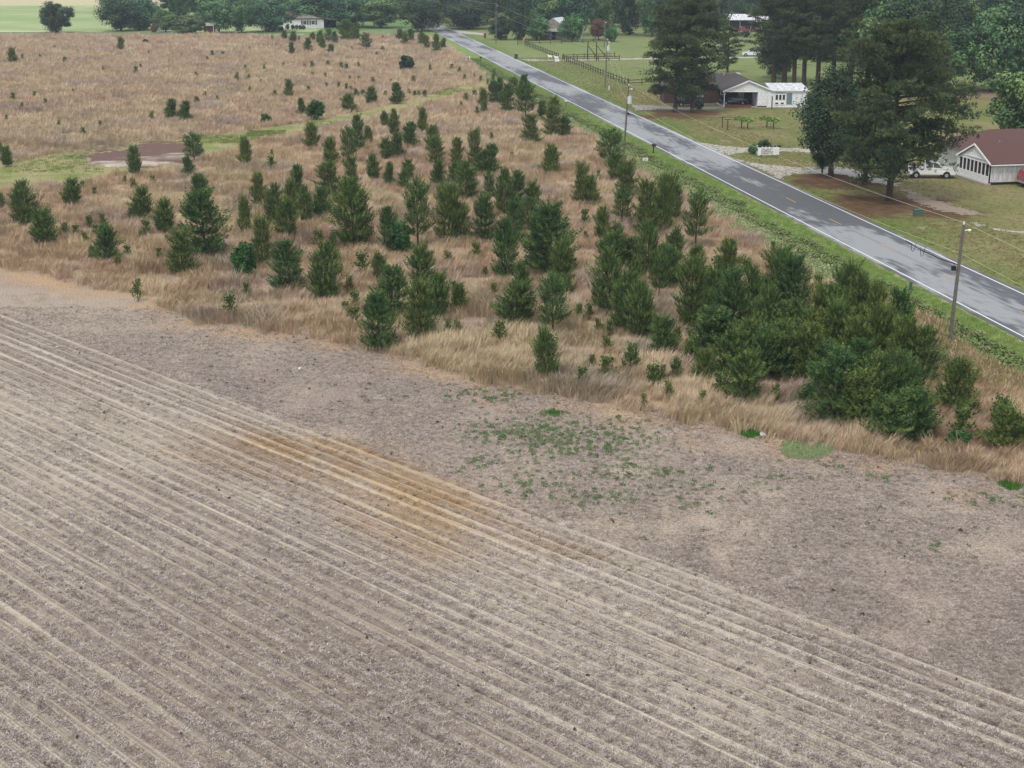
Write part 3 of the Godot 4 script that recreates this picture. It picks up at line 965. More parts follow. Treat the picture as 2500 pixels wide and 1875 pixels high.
# a broad-leaved tree (or, with low trunk, a bush): leaves spread over many lobes of foliage
func leafy_tree(sd: int, h: float, w: float, low: float, leaves: int, size: float, tones: Array, lobes := 18, flat := 0.8, trunk := 0.022) -> Array:
	var g := RandomNumberGenerator.new()
	g.seed = sd
	var wood := MB.new()
	var leaf := MB.new()
	var bark := lin(96, 84, 76)
	var fork := h * maxf(low, 0.12)
	wood.tube([Vector3(0, -0.25, 0), Vector3(0, 0.4, 0), Vector3(0.06, fork, 0.04), Vector3(0, h * 0.7, 0)], [h * trunk * 1.5, h * trunk, h * trunk * 0.85, h * 0.006], 8, bark)
	var ce := []
	var cy := h * (low + 1.0) * 0.5
	var ry := h * (1.0 - low) * 0.5
	for k in lobes:
		var a := k * 2.39996 + g.randf_range(-0.4, 0.4)
		var yy := 1.0 - 2.0 * (k + 0.5) / lobes
		var rr2 := sqrt(maxf(0.0, 1.0 - yy * yy))
		var sh := g.randf_range(0.38, 0.92)
		var p := Vector3(cos(a) * rr2 * w * 0.5 * sh, cy + yy * ry * g.randf_range(0.5, 0.92), sin(a) * rr2 * w * 0.5 * sh)
		var rad := minf(w, h) * g.randf_range(0.1, 0.23)
		ce.append([p, rad, tones[g.randi() % tones.size()]])
		wood.tube([Vector3(0, minf(fork + 0.15 * h * g.randf(), h * 0.6), 0), p * Vector3(0.55, 1, 0.55) * Vector3(1, 0.85, 1) + Vector3(0, fork * 0.12, 0), p], [h * trunk * 0.5, h * 0.008, 0.02], 4, bark, false)
	var each := leaves / lobes
	for q in ce:
		for k in each:
			var dd := Vector3(g.randf_range(-1, 1), g.randf_range(-1, 1), g.randf_range(-1, 1)).normalized()
			var p: Vector3 = q[0] + dd * Vector3(1, flat, 1) * q[1] * pow(g.randf(), 0.4) * g.randf_range(0.85, 1.3)
			if p.y < h * low * 0.8:
				continue
			var nn := (dd + Vector3(g.randf_range(-1, 1), g.randf_range(0, 1.4), g.randf_range(-1, 1)) * 0.8).normalized()
			var s := nn.cross(Vector3(g.randf_range(-1, 1), g.randf_range(-1, 1), g.randf_range(-1, 1))).normalized() * size * g.randf_range(0.6, 1.25)
			var t := nn.cross(s) * g.randf_range(0.45, 0.8)
			leaf.quad(p - s, p + t, p + s, p - t, q[2] * g.randf_range(0.72, 1.2))
	return [wood, leaf]

func grow(called: String, kit: Array, label: String, category: String, at: Vector3, turn: float, sx: float, sy: float, group := "", crown := "crown") -> Node3D:
	var o := thing(called, label, category, at, turn, group)
	o.scale = Vector3(sx, sy, sx)
	part("trunk", kit[0], o)
	part(crown, kit[1], o)
	return o

func kit(pair: Array, m: Material) -> Array:
	return [pair[0].mesh(mats["bark"]), pair[1].mesh(m)]

func make_pines() -> void:
	rng.seed = 99
	var pm := vmat("pine needles", 0.75, 0.3)
	pm.backlight_enabled = true
	pm.backlight = Color(0.25, 0.25, 0.25)
	var bm := vmat("bark", 0.95, 0.15)
	bm = grained(bm, noise_tex(31, 0.06, 0.6, 1.0, 256), 1.0)
	var kits := []   # [height, width, kit]
	var sizes := [[1.5, 1.15, 0.03, 0.0], [1.6, 1.25, 0.02, 0.8], [1.45, 0.95, 0.05, -0.4], [2.6, 1.95, 0.03, 0.3], [2.8, 1.75, 0.05, -0.6], [2.7, 2.15, 0.02, 0.9], [2.6, 1.9, 0.06, 0.0], [4.0, 2.9, 0.03, 0.2], [4.2, 2.6, 0.05, -0.7], [4.4, 3.1, 0.02, 0.6], [4.0, 3.0, 0.04, 1.0], [4.1, 2.7, 0.2, -0.3]]
	for k in sizes.size():
		kits.append([sizes[k][0], sizes[k][1], kit(young_pine(200 + k * 7, sizes[k][0], sizes[k][1], sizes[k][2], 1.0 if k != 11 else 0.75, sizes[k][3]), pm)])
	var tables := [PINES, THICKET]
	for w in 2:
		var tb: PackedInt32Array = tables[w]
		for k in range(0, tb.size(), 4):
			var x := tb[k]
			var yb := tb[k + 1]
			var p := px(x, yb, 0.4 if w == 0 else 0.3)
			p.y = 0.0
			var h := tall(p, tb[k + 2]) * (1.03 if w == 0 else 1.12)
			var wd := tb[k + 3] / metre(p) * (1.0 if w == 0 else 1.25)
			var lo := 0 if h < 2.05 else (3 if h < 3.4 else 7)
			var cnt := 3 if lo == 0 else (4 if lo == 3 else 5)
			var v: Array = kits[lo + rng.randi() % cnt]
			if absi(x - 1021) < 3 and h > 4.0:
				v = kits[11]
			var lb := pine_label(x, yb, h, w == 1)
			grow("young_pine", v[2], lb[0], "pine tree", on(p), rng.randf() * TAU, clampf(wd / v[1] * 1.2, 0.65, 2.1), h / v[0], lb[1])
	var sk := [kit(young_pine(301, 0.8, 0.46, 0.1, 0.8, 0.6), pm), kit(young_pine(302, 0.7, 0.5, 0.1, 0.8, 0.2), pm)]
	for k in range(0, SEEDLINGS.size(), 3):
		var p := px(SEEDLINGS[k], SEEDLINGS[k + 1], 0.5)
		p.y = 0.0
		var h := tall(p, SEEDLINGS[k + 2])
		var near := -p.z < 128.0
		var v := rng.randi() % 2
		var sc: float = maxf(h, 0.75) / [0.8, 0.7][v]
		grow("pine_seedling", sk[v], "small pine seedling poking out of tan grass nearest the bare field" if near else ("small pine seedling in tan grass between dirt patch and central pines" if -p.z < 190.0 else "small pine seedling dotted in the far tan grass beyond the mown track"), "seedling", on(p), rng.randf() * TAU, sc * rr(0.8, 1.2), sc, "pine seedlings by the bare field" if near else ("pine seedlings around the middle of the tan field" if -p.z < 190.0 else "pine seedlings in the far tan field"))
	# rounded, close-grown cedars among the pines
	var cm := vmat("cedar sprays", 0.8, 0.25)
	var ck := kit(leafy_tree(401, 2.6, 1.9, 0.03, 5200, 0.1, [lin(58, 92, 48), lin(72, 108, 56), lin(50, 80, 46)], 30, 1.25, 0.02), cm)
	for e in [[600, 668, 585, 62, "rounded bright cedar bush against a taller pine near the field edge"], [975, 614, 535, 56, "dark pointed cedar bush touching the pine with bare lower trunk"], [2340, 1085, 1048, 60, "low round cedar shrub in tan grass beside the dense thicket"], [773, 287, 242, 50, "wide round bright green shrub beside a small pine on the mown track"], [648, 300, 276, 28, "small round green bush where grey grass meets the mown track"]]:
		var p := px(e[0], e[1], 0.3)
		p.y = 0.0
		var h := tall(p, e[2])
		grow("cedar_shrub", ck, e[4], "shrub", p, rng.randf() * TAU, e[3] / metre(p) / 1.9, h / 2.6)
	var sh := kit(leafy_tree(402, 3.2, 3.6, 0.02, 5000, 0.2, [lin(46, 70, 52), lin(58, 84, 58), lin(38, 60, 46)], 22), vmat("shrub leaves", 0.8, 0.3))
	var p := px(993, 172)
	grow("broadleaf_shrub", sh, "lone dark round broadleaf shrub in the far tan field", "shrub", p, 0.4, 38.0 / metre(p) / 3.4, tall(p, 134) / 3.1)
	p = px(355, 108)
	grow("broadleaf_shrub", sh, "small dark ball of a bush at far end of tan field", "shrub", p, 1.4, 15.0 / metre(p) / 3.4, tall(p, 95) / 3.1)

func pine_label(x: int, yb: int, h: float, thick: bool) -> Array:
	if thick:
		if yb > 985:
			return ["young pine on the field-facing front of the dense dark thicket", "front pines of the dense thicket"]
		return ["young pine crowded inside the dense dark thicket beside the roadside ditch", "inner pines of the dense thicket"]
	if x > 320 and x < 345 and yb < 425 and yb > 410:
		return ["small pine growing at the front rim of the bare red dirt patch", ""]
	if absi(x - 474) < 5 and yb < 400:
		return ["bushy pine at the end of the bare red dirt patch", ""]
	if absi(x - 459) < 5 and yb > 410 and yb < 430:
		return ["short pine in front of the bushy pine by the dirt patch", ""]
	if absi(x - 503) < 6 and yb > 600:
		return ["largest full-skirted pine between the dirt patch and bare field", ""]
	if absi(x - 1021) < 3 and h > 4.0:
		return ["tall open pine whose bare lower trunk shows through", ""]
	if absi(x - 1333) < 5 and yb > 900:
		return ["narrow pine standing by itself in pale grass at the field edge", ""]
	if absi(x - 2329) < 8 and yb > 950:
		return ["bright pine between thicket and the nearest utility pole", ""]
	var size := "tall" if h > 3.6 else ("mid-sized" if h > 2.3 else "small")
	if yb < 135:
		return [size + " young pine at the far end of tan field just before green lawn", "far pines by the lawn, " + size]
	if yb < 292 and x < 1160:
		return [size + " young pine scattered in tan grass beyond the mown track", "pines beyond the mown track, " + size]
	if x > 1160 and yb < 350 and x < 1400:
		return [size + " young pine in the clump pressed against the road verge", "pines at the road verge, " + size]
	if x < 700:
		return [size + " young pine standing apart in tan grass between dirt patch and bare field", "pines by the dirt patch, " + size]
	if x > 1480:
		var nearer := "beside the thicket" if yb > 680 else "by the grassy road ditch"
		return [size + " young pine in the loose rows " + nearer, "pines in loose rows " + nearer + ", " + size]
	var row := "at the bare field's edge of" if yb > 700 else ("in the middle of" if yb > 480 else "on the mown track's side of")
	return [size + " young pine " + row + " the central stand", "pines " + row + " the central stand, " + size]

func setup() -> void:
	var cam := Camera3D.new()
	cam.name = "camera"
	add_child(cam)
	cam.position = Vector3(0, EYE, 0)
	cam.rotation.x = -PITCH
	cam.fov = 30.2376
	cam.near = 1.0
	cam.far = 3000.0
	cam.current = true
	var sky := ProceduralSkyMaterial.new()
	sky.sky_top_color = Color(0.92, 0.94, 0.97)
	sky.sky_horizon_color = Color(0.86, 0.88, 0.91)
	sky.sky_curve = 0.2
	sky.ground_bottom_color = Color(0.4, 0.38, 0.35)
	sky.ground_horizon_color = Color(0.7, 0.72, 0.74)
	var env := Environment.new()
	env.background_mode = Environment.BG_SKY
	env.sky = Sky.new()
	env.sky.sky_material = sky
	env.tonemap_mode = Environment.TONE_MAPPER_LINEAR
	env.tonemap_exposure = 1.42
	env.sdfgi_enabled = true
	env.ssao_enabled = true
	env.ssil_enabled = true
	env.fog_enabled = true
	env.fog_density = 0.00017
	env.fog_light_color = Color(0.86, 0.91, 0.97)
	var we := WorldEnvironment.new()
	we.name = "world_environment"
	we.environment = env
	add_child(we)
	var sun := DirectionalLight3D.new()
	sun.name = "sun"
	sun.light_energy = 0.5
	sun.light_color = Color(1.0, 0.97, 0.93)
	sun.light_angular_distance = 12.0
	sun.shadow_enabled = true
	sun.rotation_degrees = Vector3(-58, -28, 0)
	add_child(sun)
	for e in [[n_low, 0.022, 3], [n_mid, 0.16, 7], [n_hi, 0.85, 11]]:
		e[0].noise_type = FastNoiseLite.TYPE_SIMPLEX_SMOOTH
		e[0].frequency = e[1]
		e[0].seed = e[2]
		e[0].fractal_octaves = 3

func _ready() -> void:
	setup()
	for e in [[-60, 440, 9.0], [100, 420, 10.0], [220, 402, 10.5], [420, 364, 8.5], [600, 335, 5.0], [780, 303, 3.8], [900, 280, 3.2], [1020, 250, 3.0], [1150, 214, 2.8], [1225, 196, 2.6]]:
		var p := px(e[0], e[1])
		TRACK.append([Vector2(p.x, -p.z), e[2]])
	for e in [[205, 380], [250, 369], [350, 356], [380, 344], [440, 350], [480, 357], [497, 388], [430, 400], [345, 414], [240, 408], [215, 396]]:
		var p := px(e[0], e[1])
		DIRT.append(Vector2(p.x, -p.z))
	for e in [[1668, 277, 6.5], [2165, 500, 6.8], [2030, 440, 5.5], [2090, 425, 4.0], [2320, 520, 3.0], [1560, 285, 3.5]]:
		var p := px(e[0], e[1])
		MULCH_SHADE.append([p.x, -p.z, e[2]])
	for e in [[1612, 1215, 1640, 1325], [1716, 1228, 1766, 1400]]:
		var a := px(e[0], e[1])
		var b := px(e[2], e[3])
		WHEELS.append([Vector2(a.x, -a.z), Vector2(b.x, -b.z)])
	make_ground()
	make_road()
	make_field()
	make_sheets()
	make_buildings()
	make_pines()
	make_trees()
	make_things()
	make_straw()
	make_grass()

# ---------- sheets laid on the ground ----------
func pxs(l: Array) -> Array:
	var o := []
	for k in range(0, l.size(), 2):
		o.append(px(l[k], l[k + 1]))
	return o

func make_sheets() -> void:
	var gravel := grained(mat("gravel", srgb(196, 190, 180), 0.95), noise_tex(51, 0.04, 0.66, 1.0), 2.6, 1.0)
	var tarmac := grained(mat("old drive", srgb(178, 176, 174), 0.95), noise_tex(52, 0.03, 0.6, 1.0), 3.0, 0.6)
	var worn := grained(mat("worn dirt", srgb(172, 156, 138), 1.0), noise_tex(53, 0.03, 0.62, 1.0), 3.0, 1.0)
	var tilled := grained(mat("tilled soil", srgb(160, 132, 112), 1.0), noise_tex(54, 0.03, 0.7, 1.0), 4.0, 1.0)
	sheet("gravel_drive", pxs([1694, 346, 1760, 356, 1830, 361, 1930, 361, 2010, 366, 2010, 374, 1930, 370, 1832, 371, 1795, 374, 1778, 379, 1755, 371]), 0.02, 0.5, gravel, "pale gravel drive")
	sheet("gravel_drive", pxs([1788, 385, 1830, 397, 1876, 402, 1935, 408, 1990, 407, 2050, 408, 2140, 426, 2190, 446, 2192, 456, 2130, 446, 2050, 425, 1990, 424, 1930, 424, 1912, 431, 1904, 439, 1870, 421]), 0.024, 0.5, gravel, "pale gravel drive")
	sheet("paved_drive", pxs([1540, 256, 1600, 258, 1650, 262, 1770, 259, 1772, 264, 1650, 267, 1600, 267, 1548, 270]), 0.02, 0.3, tarmac, "old paved drive")
	sheet("farm_lane", pxs([1268, 144, 1340, 145.5, 1500, 143, 1560, 141.5, 1800, 139, 2000, 138, 2000, 140.5, 1800, 142, 1560, 145, 1400, 148, 1286, 149.5]), 0.02, 0.3, gravel, "pale gravel lane")
	sheet("gravel_drive", pxs([1100, 72, 1140, 77, 1184, 82, 1184, 86, 1140, 83, 1106, 79]), 0.02, 0.3, gravel)
	sheet("worn_path", pxs([2196, 456, 2240, 474, 2300, 494, 2350, 508, 2394, 520, 2376, 527, 2300, 517, 2236, 494, 2205, 474]), 0.016, 1.1, worn)
	sheet("worn_path", pxs([2362, 541, 2384, 543, 2402, 550, 2392, 553, 2372, 549]), 0.016, 0.5, gravel)
	sheet("worn_path", pxs([2410, 555, 2440, 559, 2480, 564, 2540, 570, 2540, 573, 2470, 567, 2430, 562]), 0.016, 0.3, gravel)
	sheet("worn_path", pxs([1752, 340, 1775, 341, 1782, 346, 1758, 346]), 0.016, 0.6, worn)
	sheet("worn_path", pxs([2228, 553, 2252, 552, 2266, 558, 2240, 560]), 0.016, 0.5, worn)
	sheet("lawn_path", pxs([670, 83, 742, 83, 742, 84.6, 670, 84.6]), 0.02, 0.3, gravel)
	sheet("tilled_field", pxs([2300, 224, 2560, 220, 2560, 240, 2310, 237]), 0.02, 0.6, tilled, "strip of bare tilled soil")
	# bare red dirt with pale sand washed across it
	var mb := MB.new()
	var lo := Vector2(1e9, 1e9)
	var hi := -lo
	for p in DIRT:
		lo = lo.min(p)
		hi = hi.max(p)
	var s := 0.35
	var x := lo.x
	while x < hi.x:
		var d := lo.y
		while d < hi.y:
			var w := Vector2(n_hi.get_noise_2d(x, d), n_hi.get_noise_2d(d, x)) * 2.0 + Vector2(n_mid.get_noise_2d(x, d), n_mid.get_noise_2d(d, x)) * 2.5
			if Geometry2D.is_point_in_polygon(Vector2(x, d) + w, DIRT):
				var r := n_mid.get_noise_2d(x * 0.4 + d * 0.5, d * 0.9 - x * 0.1) * 1.6 + n_hi.get_noise_2d(x * 0.5, d * 0.5) * 0.5
				var e := clampf((lo.y + 6.0 + (x - lo.x) * 0.1 - d) * 0.09, -0.5, 0.6)
				var c := lin(120, 98, 90).lerp(lin(200, 188, 172), clampf(0.2 + r + e, 0, 1))
				mb.quad(Vector3(x, 0.03, -d), Vector3(x, 0.03, -d - s), Vector3(x + s, 0.03, -d - s), Vector3(x + s, 0.03, -d), c)
			d += s
		x += s
	structure("dirt_patch", mb.mesh(grained(vmat("red dirt", 1.0, 0.1), noise_tex(55, 0.04, 0.75, 1.0), 3.0, 1.5)), "bare red dirt patch streaked with pale sand")

# ---------- buildings ----------
func boards(mb: MB, a: Vector3, b: Vector3, y0: float, y1: float, each: float) -> void:   # lapped boards on a wall from a to b
	var out := (b - a).normalized().cross(Vector3.UP)
	var y := y0
	while y < y1 - 0.01:
		var t := minf(y + each, y1)
		var o := out * 0.03
		mb.quad(a + Vector3.UP * y + o, a + Vector3.UP * t + out * 0.008, b + Vector3.UP * t + out * 0.008, b + Vector3.UP * y + o)
		mb.quad(a + Vector3.UP * y, a + Vector3.UP * y + o, b + Vector3.UP * y + o, b + Vector3.UP * y)
		y = t

func slab(mb: MB, a: Vector3, b: Vector3, c: Vector3, d: Vector3, th: float) -> void:   # a roof plane with thickness
	var nn := (c - a).cross(b - a).normalized()
	if nn.y < 0.0:
		nn = -nn
	var o := nn * th
	mb.quad(a + o, b + o, c + o, d + o)
	mb.quad(d, c, b, a)
	for e in [[a, b], [b, c], [c, d], [d, a]]:
		mb.quad(e[0], e[1], e[1] + o, e[0] + o)

func V(x: float, y: float, z: float) -> Vector3:
	return Vector3(x, y, z)

func piece(called: String, o: Node3D, m: Material, ce: Vector3, s: Vector3, bs := Basis()) -> MeshInstance3D:
	var mb := MB.new()
	mb.box(ce, s, Color.WHITE, bs)
	return part(called, mb.mesh(m), o)

func window(o: Node3D, at: Vector3, w: float, h: float, bs := Basis(), bars := 2) -> void:   # frame and pane; bs.z points out of the wall
	var mb := MB.new()
	for e in [[-w / 2, 0.0, 0.07, h + 0.07], [w / 2, 0.0, 0.07, h + 0.07], [0.0, h / 2, w, 0.07], [0.0, -h / 2, w, 0.07]]:
		mb.box(at + bs * V(e[0], e[1], 0.035), V(e[2], e[3], 0.06), Color.WHITE, bs)
	for k in range(1, bars):
		mb.box(at + bs * V(-w / 2 + w * k / bars, 0, 0.03), V(0.04, h - 0.07, 0.04), Color.WHITE, bs)
	var f := part("window", mb.mesh(mats["white paint"]), o)
	var pb := MB.new()
	pb.box(at + bs * V(0, 0, 0.018), V(w - 0.05, h - 0.05, 0.008), Color.WHITE, bs)
	part("pane", pb.mesh(mats["window glass"]), f)

func gable_roof(o: Node3D, called: String, x0: float, x1: float, z0: float, z1: float, y: float, ridge: float, over: float, m: Material, along_x: bool) -> void:
	var mb := MB.new()
	if along_x:
		var zm := (z0 + z1) * 0.5
		var sl := (ridge - y) / absf(zm - z0)
		for e in [[z0, signf(z0 - zm)], [z1, signf(z1 - zm)]]:
			slab(mb, V(x0 - over, y - sl * over, e[0] + e[1] * over), V(x0 - over, ridge, zm), V(x1 + over, ridge, zm), V(x1 + over, y - sl * over, e[0] + e[1] * over), 0.12)
	else:
		var xm := (x0 + x1) * 0.5
		var sl := (ridge - y) / absf(xm - x0)
		for e in [[x0, -1.0], [x1, 1.0]]:
			slab(mb, V(e[0] + e[1] * over, y - sl * over, z0), V(xm, ridge, z0), V(xm, ridge, z1), V(e[0] + e[1] * over, y - sl * over, z1), 0.12)
	part(called, mb.mesh(m), o)

func hip_roof(o: Node3D, x0: float, x1: float, z0: float, z1: float, y: float, ridge: float, over: float, m: Material) -> MeshInstance3D:
	var mb := MB.new()
	x0 -= over; x1 += over; z0 += over; z1 -= over     # z0 front (larger), z1 back
	var zm := (z0 + z1) * 0.5
	var r := absf(z0 - zm)
	var a := V(x0, y, z0)
	var b := V(x1, y, z0)
	var c := V(x1, y, z1)
	var d := V(x0, y, z1)
	var e := V(x0 + r, ridge, zm)
	var f := V(x1 - r, ridge, zm)
	mb.quad(a, e, f, b)
	mb.quad(c, f, e, d)
	mb.tri(d, e, a)
	mb.tri(b, f, c)
	mb.quad(a, b, c, d)
	return part("roof", mb.mesh(m), o)

func make_buildings() -> void:
	var wear := noise_tex(61, 0.02, 0.86, 1.0)
	mat("white paint", srgb(238, 240, 240), 0.6)
	var white := grained(mat("white siding", srgb(240, 241, 242), 0.65), wear, 4.0)
	var old_white := grained(mat("weathered white boards", srgb(226, 226, 224), 0.8), noise_tex(62, 0.012, 0.7, 1.0), 3.0)
	old_white.uv1_scale = Vector3(0.9, 0.12, 0.9)
	var brown := grained(mat("brown shingles", srgb(86, 79, 80), 0.95), noise_tex(63, 0.08, 0.7, 1.0), 2.0, 0.8)
	var red := grained(mat("red brown shingles", srgb(104, 76, 72), 0.95), noise_tex(63, 0.08, 0.74, 1.0), 2.0, 0.8)
	var brick := grained(mat("dark brick", srgb(96, 74, 70), 0.95), noise_tex(64, 0.1, 0.6, 1.0), 1.2)
	var redbrick := grained(mat("red brick", srgb(150, 86, 74), 0.95), noise_tex(64, 0.1, 0.65, 1.0), 1.2)
	var tin := grained(mat("pale metal roof", srgb(232, 234, 236), 0.5, 0.0), noise_tex(65, 0.012, 0.62, 1.0), 5.0)
	var concrete := grained(mat("concrete", srgb(178, 174, 168), 0.95), noise_tex(66, 0.04, 0.8, 1.0), 2.0)
	var blue := mat("blue grey paint", srgb(104, 128, 138), 0.6)
	var pale := mat("pale blue paint", srgb(170, 186, 196), 0.6)
	var glass := mat("window glass", srgb(44, 52, 62), 0.12)
	glass.metallic_specular = 0.6
	var dark := mat("dark screen", srgb(46, 42, 44), 0.9)
	var black := mat("black paint", srgb(34, 34, 36), 0.6)

	# --- the white house with the carport
	var h := thing("carport_house", "white sided house with open gabled carport and brown shingle roof", "house", px(1767, 263))
	piece("slab", h, concrete, V(6.5, 0.04, -3.6), V(13.6, 0.12, 7.6))
	var mb := MB.new()
	boards(mb, V(5.4, 0, 0), V(6.95, 0, 0), 0.32, 2.62, 0.21)
	boards(mb, V(6.95, 0, 0.06), V(13.3, 0, 0.06), 0.1, 2.72, 0.21)
	boards(mb, V(13.3, 0, 0.06), V(13.3, 0, -6.0), 0.1, 2.8, 0.21)
	boards(mb, V(5.4, 0, -5.6), V(5.4, 0, 0), 0.1, 2.6, 0.21)
	mb.box(V(9.4, 1.4, -0.1), V(7.7, 2.6, 0.14))
	part("wall", mb.mesh(white), h)
	mb = MB.new()   # gable over carport and room, lapped boards cut to the slope
	var gy := 2.56
	while gy < 4.1:
		var gt := minf(gy + 0.21, 4.16)
		var xa := -0.05 + 3.9 * maxf(0.0, gy - 2.66) / 1.54
		var xb := 7.65 - 3.8 * maxf(0.0, gy - 2.72) / 1.48
		var xc := -0.05 + 3.9 * maxf(0.0, gt - 2.66) / 1.54
		var xd := 7.65 - 3.8 * maxf(0.0, gt - 2.72) / 1.48
		mb.quad(V(xa, gy, 0.04), V(xc, gt, 0.012), V(xd, gt, 0.012), V(xb, gy, 0.04))
		mb.quad(V(xa, gy, -0.06), V(xa, gy, 0.04), V(xb, gy, 0.04), V(xb, gy, -0.06))
		gy = gt
	part("gable", mb.mesh(white), h)
	mb = MB.new()
	mb.bar(V(-0.3, 2.6, 0.28), V(3.86, 4.27, 0.28), 0.08, 0.2)
	mb.bar(V(3.86, 4.27, 0.28), V(7.7, 2.78, 0.28), 0.08, 0.2)
	mb.bar(V(7.7, 2.74, 0.34), V(13.6, 2.74, 0.34), 0.08, 0.16)
	mb.bar(V(0.0, 2.56, 0.0), V(5.5, 2.56, 0.0), 0.16, 0.12)
	part("fascia", mb.mesh(mats["white paint"]), h)
	mb = MB.new()
	slab(mb, V(-0.35, 2.62, 0.3), V(3.86, 4.27, 0.3), V(3.86, 4.27, -9.0), V(-0.35, 2.62, -9.0), 0.09)
	slab(mb, V(3.86, 4.27, 0.3), V(7.7, 2.76, 0.3), V(7.7, 2.76, -9.0), V(3.86, 4.27, -9.0), 0.09)
	part("carport_roof", mb.mesh(brown), h)
	mb = MB.new()
	slab(mb, V(5.6, 3.62, 0.26), V(5.6, 3.66, -0.2), V(7.72, 2.86, -0.2), V(7.72, 2.82, 0.26), 0.02)
	slab(mb, V(7.5, 2.74, 0.36), V(7.5, 3.3, -6.2), V(13.6, 3.3, -6.2), V(13.6, 2.74, 0.36), 0.1)
	part("flat_roof", mb.mesh(tin), h)
	for k in 3:
		piece("roof_panel", h, mats["old drive"] if k == 1 else tin, V(11.4 + k * 0.6, 3.12 + 0.02 * k, -3.2 - k * 0.6), V(2.6 - 0.5 * k, 0.03, 0.7), Basis(Vector3.RIGHT, 0.085))
	mb = MB.new()
	mb.tube([V(0.0, 0.0, 0.1), V(0.0, 2.4, 0.1)], [0.07, 0.07], 6)
	mb.tube([V(0.0, 2.4, 0.1), V(-0.3, 2.55, 0.26)], [0.05, 0.05], 6)
	part("post", mb.mesh(mats["white paint"]), h)
	piece("planter_wall", h, redbrick, V(2.3, 0.2, 0.06), V(4.2, 0.38, 0.3))
	piece("step", h, concrete, V(4.9, 0.12, 0.1), V(0.9, 0.14, 0.6))
	piece("foundation", h, brick, V(6.15, 0.16, -0.02), V(1.5, 0.3, 0.1))
	piece("back_wall", h, brick, V(2.6, 1.3, -5.6), V(5.4, 2.6, 0.2))
	piece("door", h, pale, V(3.6, 1.1, -5.47), V(0.95, 2.05, 0.06))
	window(h, V(0.6, 1.95, -5.5), 0.8, 0.8)
	piece("side_door", h, pale, V(5.36, 1.1, -1.6), V(0.05, 2.0, 0.9))
	var fb := MB.new()
	fb.box(V(9.02, 1.4, 0.1), V(1.75, 1.9, 0.05))
	part("window_surround", fb.mesh(mats["white paint"]), h)
	for k in 3:
		window(h, V(8.46 + 0.57 * k, 1.68, 0.125), 0.46, 0.9, Basis(), 1)
	window(h, V(8.5, 0.72, 0.125), 0.56, 0.34, Basis(), 1)
	window(h, V(9.4, 0.72, 0.125), 0.56, 0.34, Basis(), 1)
	piece("window_awning", h, dark, V(9.02, 2.37, 0.16), V(1.6, 0.05, 0.14))
	piece("shutter_panel", h, blue, V(10.5, 1.47, 0.13), V(0.86, 1.76, 0.06))
	# the older brick wing behind
	mb = MB.new()
	mb.box(V(-1.0, 1.35, -10.5), V(16.0, 2.7, 7.0))
	part("brick_wing", mb.mesh(brick), h)
	var rf := hip_roof(h, -9.0, 7.0, -7.0, -14.0, 2.7, 4.6, 0.4, brown)
	piece("vent", rf, concrete, V(1.2, 4.5, -9.6), V(0.2, 0.5, 0.2))
	mb = MB.new()
	mb.tube([V(3.9, 4.3, -11.6), V(3.95, 4.5, -11.55)], [0.42, 0.46], 12)
	part("satellite_dish", mb.mesh(concrete), rf)
	window(h, V(-6.6, 1.5, -6.98), 0.9, 1.2)
	window(h, V(-3.0, 1.5, -6.98), 0.9, 1.2)

	# --- the house with the screened porch
	var c2 := px(2414, 452)
	h = thing("porch_house", "white board house with red-brown roof and dark screened porch", "house", c2, -deg_to_rad(10.0))
	h.rotation.y = deg_to_rad(10.0)
	var mid2 := c2 + Vector3(-0.63, 0, -3.55)
	var ridge := clampf(tall(mid2, 356.0), 4.0, 5.4)
	mb = MB.new()
	boards(mb, V(0, 0, 0), V(15, 0, 0), 0.3, 2.35, 2.05)
	var bx := 0.3
	while bx < 15.0:
		mb.box(V(bx, 1.32, 0.036), V(0.05, 2.04, 0.016))
		bx += 0.4
	boards(mb, V(15, 0, 0), V(15, 0, -7.2), 0.3, 2.35, 2.05)
	mb.box(V(7.6, 1.3, -3.6), V(14.4, 2.0, 6.8))
	part("wall", mb.mesh(old_white), h)
	piece("foundation", h, black, V(7.5, 0.15, -0.06), V(14.9, 0.3, 0.1))
	piece("porch_slab", h, concrete, V(-0.25, 0.1, -3.6), V(0.7, 0.2, 7.6))
	piece("knee_wall", h, white, V(-0.02, 0.55, -3.6), V(0.1, 0.7, 7.1))
	piece("header", h, white, V(-0.02, 2.28, -3.6), V(0.1, 0.16, 7.1))
	for k in 9:
		piece("stud", h, mats["white paint"], V(-0.04, 1.55, -0.12 - 0.87 * k), V(0.1, 1.4, 0.09))
	for k in 8:
		piece("screen", h, dark, V(0.03, 1.55, -0.555 - 0.87 * k), V(0.02, 1.34, 0.8))
	piece("corner_board", h, black, V(-0.03, 1.25, 0.05), V(0.14, 2.2, 0.08))
	mb = MB.new()
	mb.tri(V(-0.02, 2.36, -0.1), V(-0.02, ridge - 0.1, -3.6), V(-0.02, 2.36, -7.1))
	part("gable", mb.mesh(white), h)
	piece("gable_rail", h, mats["white paint"], V(-0.1, 2.62, -3.0), V(0.08, 0.1, 5.4))
	gable_roof(h, "roof", 0.2, 15.0, 0.0, -7.2, 2.4, ridge, 0.4, red, true)
	mb = MB.new()
	mb.bar(V(-0.24, 2.24, 0.42), V(-0.24, ridge, -3.6), 0.06, 0.18)
	mb.bar(V(-0.24, 2.24, -7.62), V(-0.24, ridge, -3.6), 0.06, 0.18)
	mb.bar(V(-0.2, 2.2, 0.44), V(15.4, 2.2, 0.44), 0.06, 0.1)
	part("fascia", mb.mesh(mats["white paint"]), h)
	mb = MB.new()
	mb.tube([V(-0.1, 0.1, -7.3), V(-0.1, 2.3, -7.3)], [0.06, 0.06], 6)
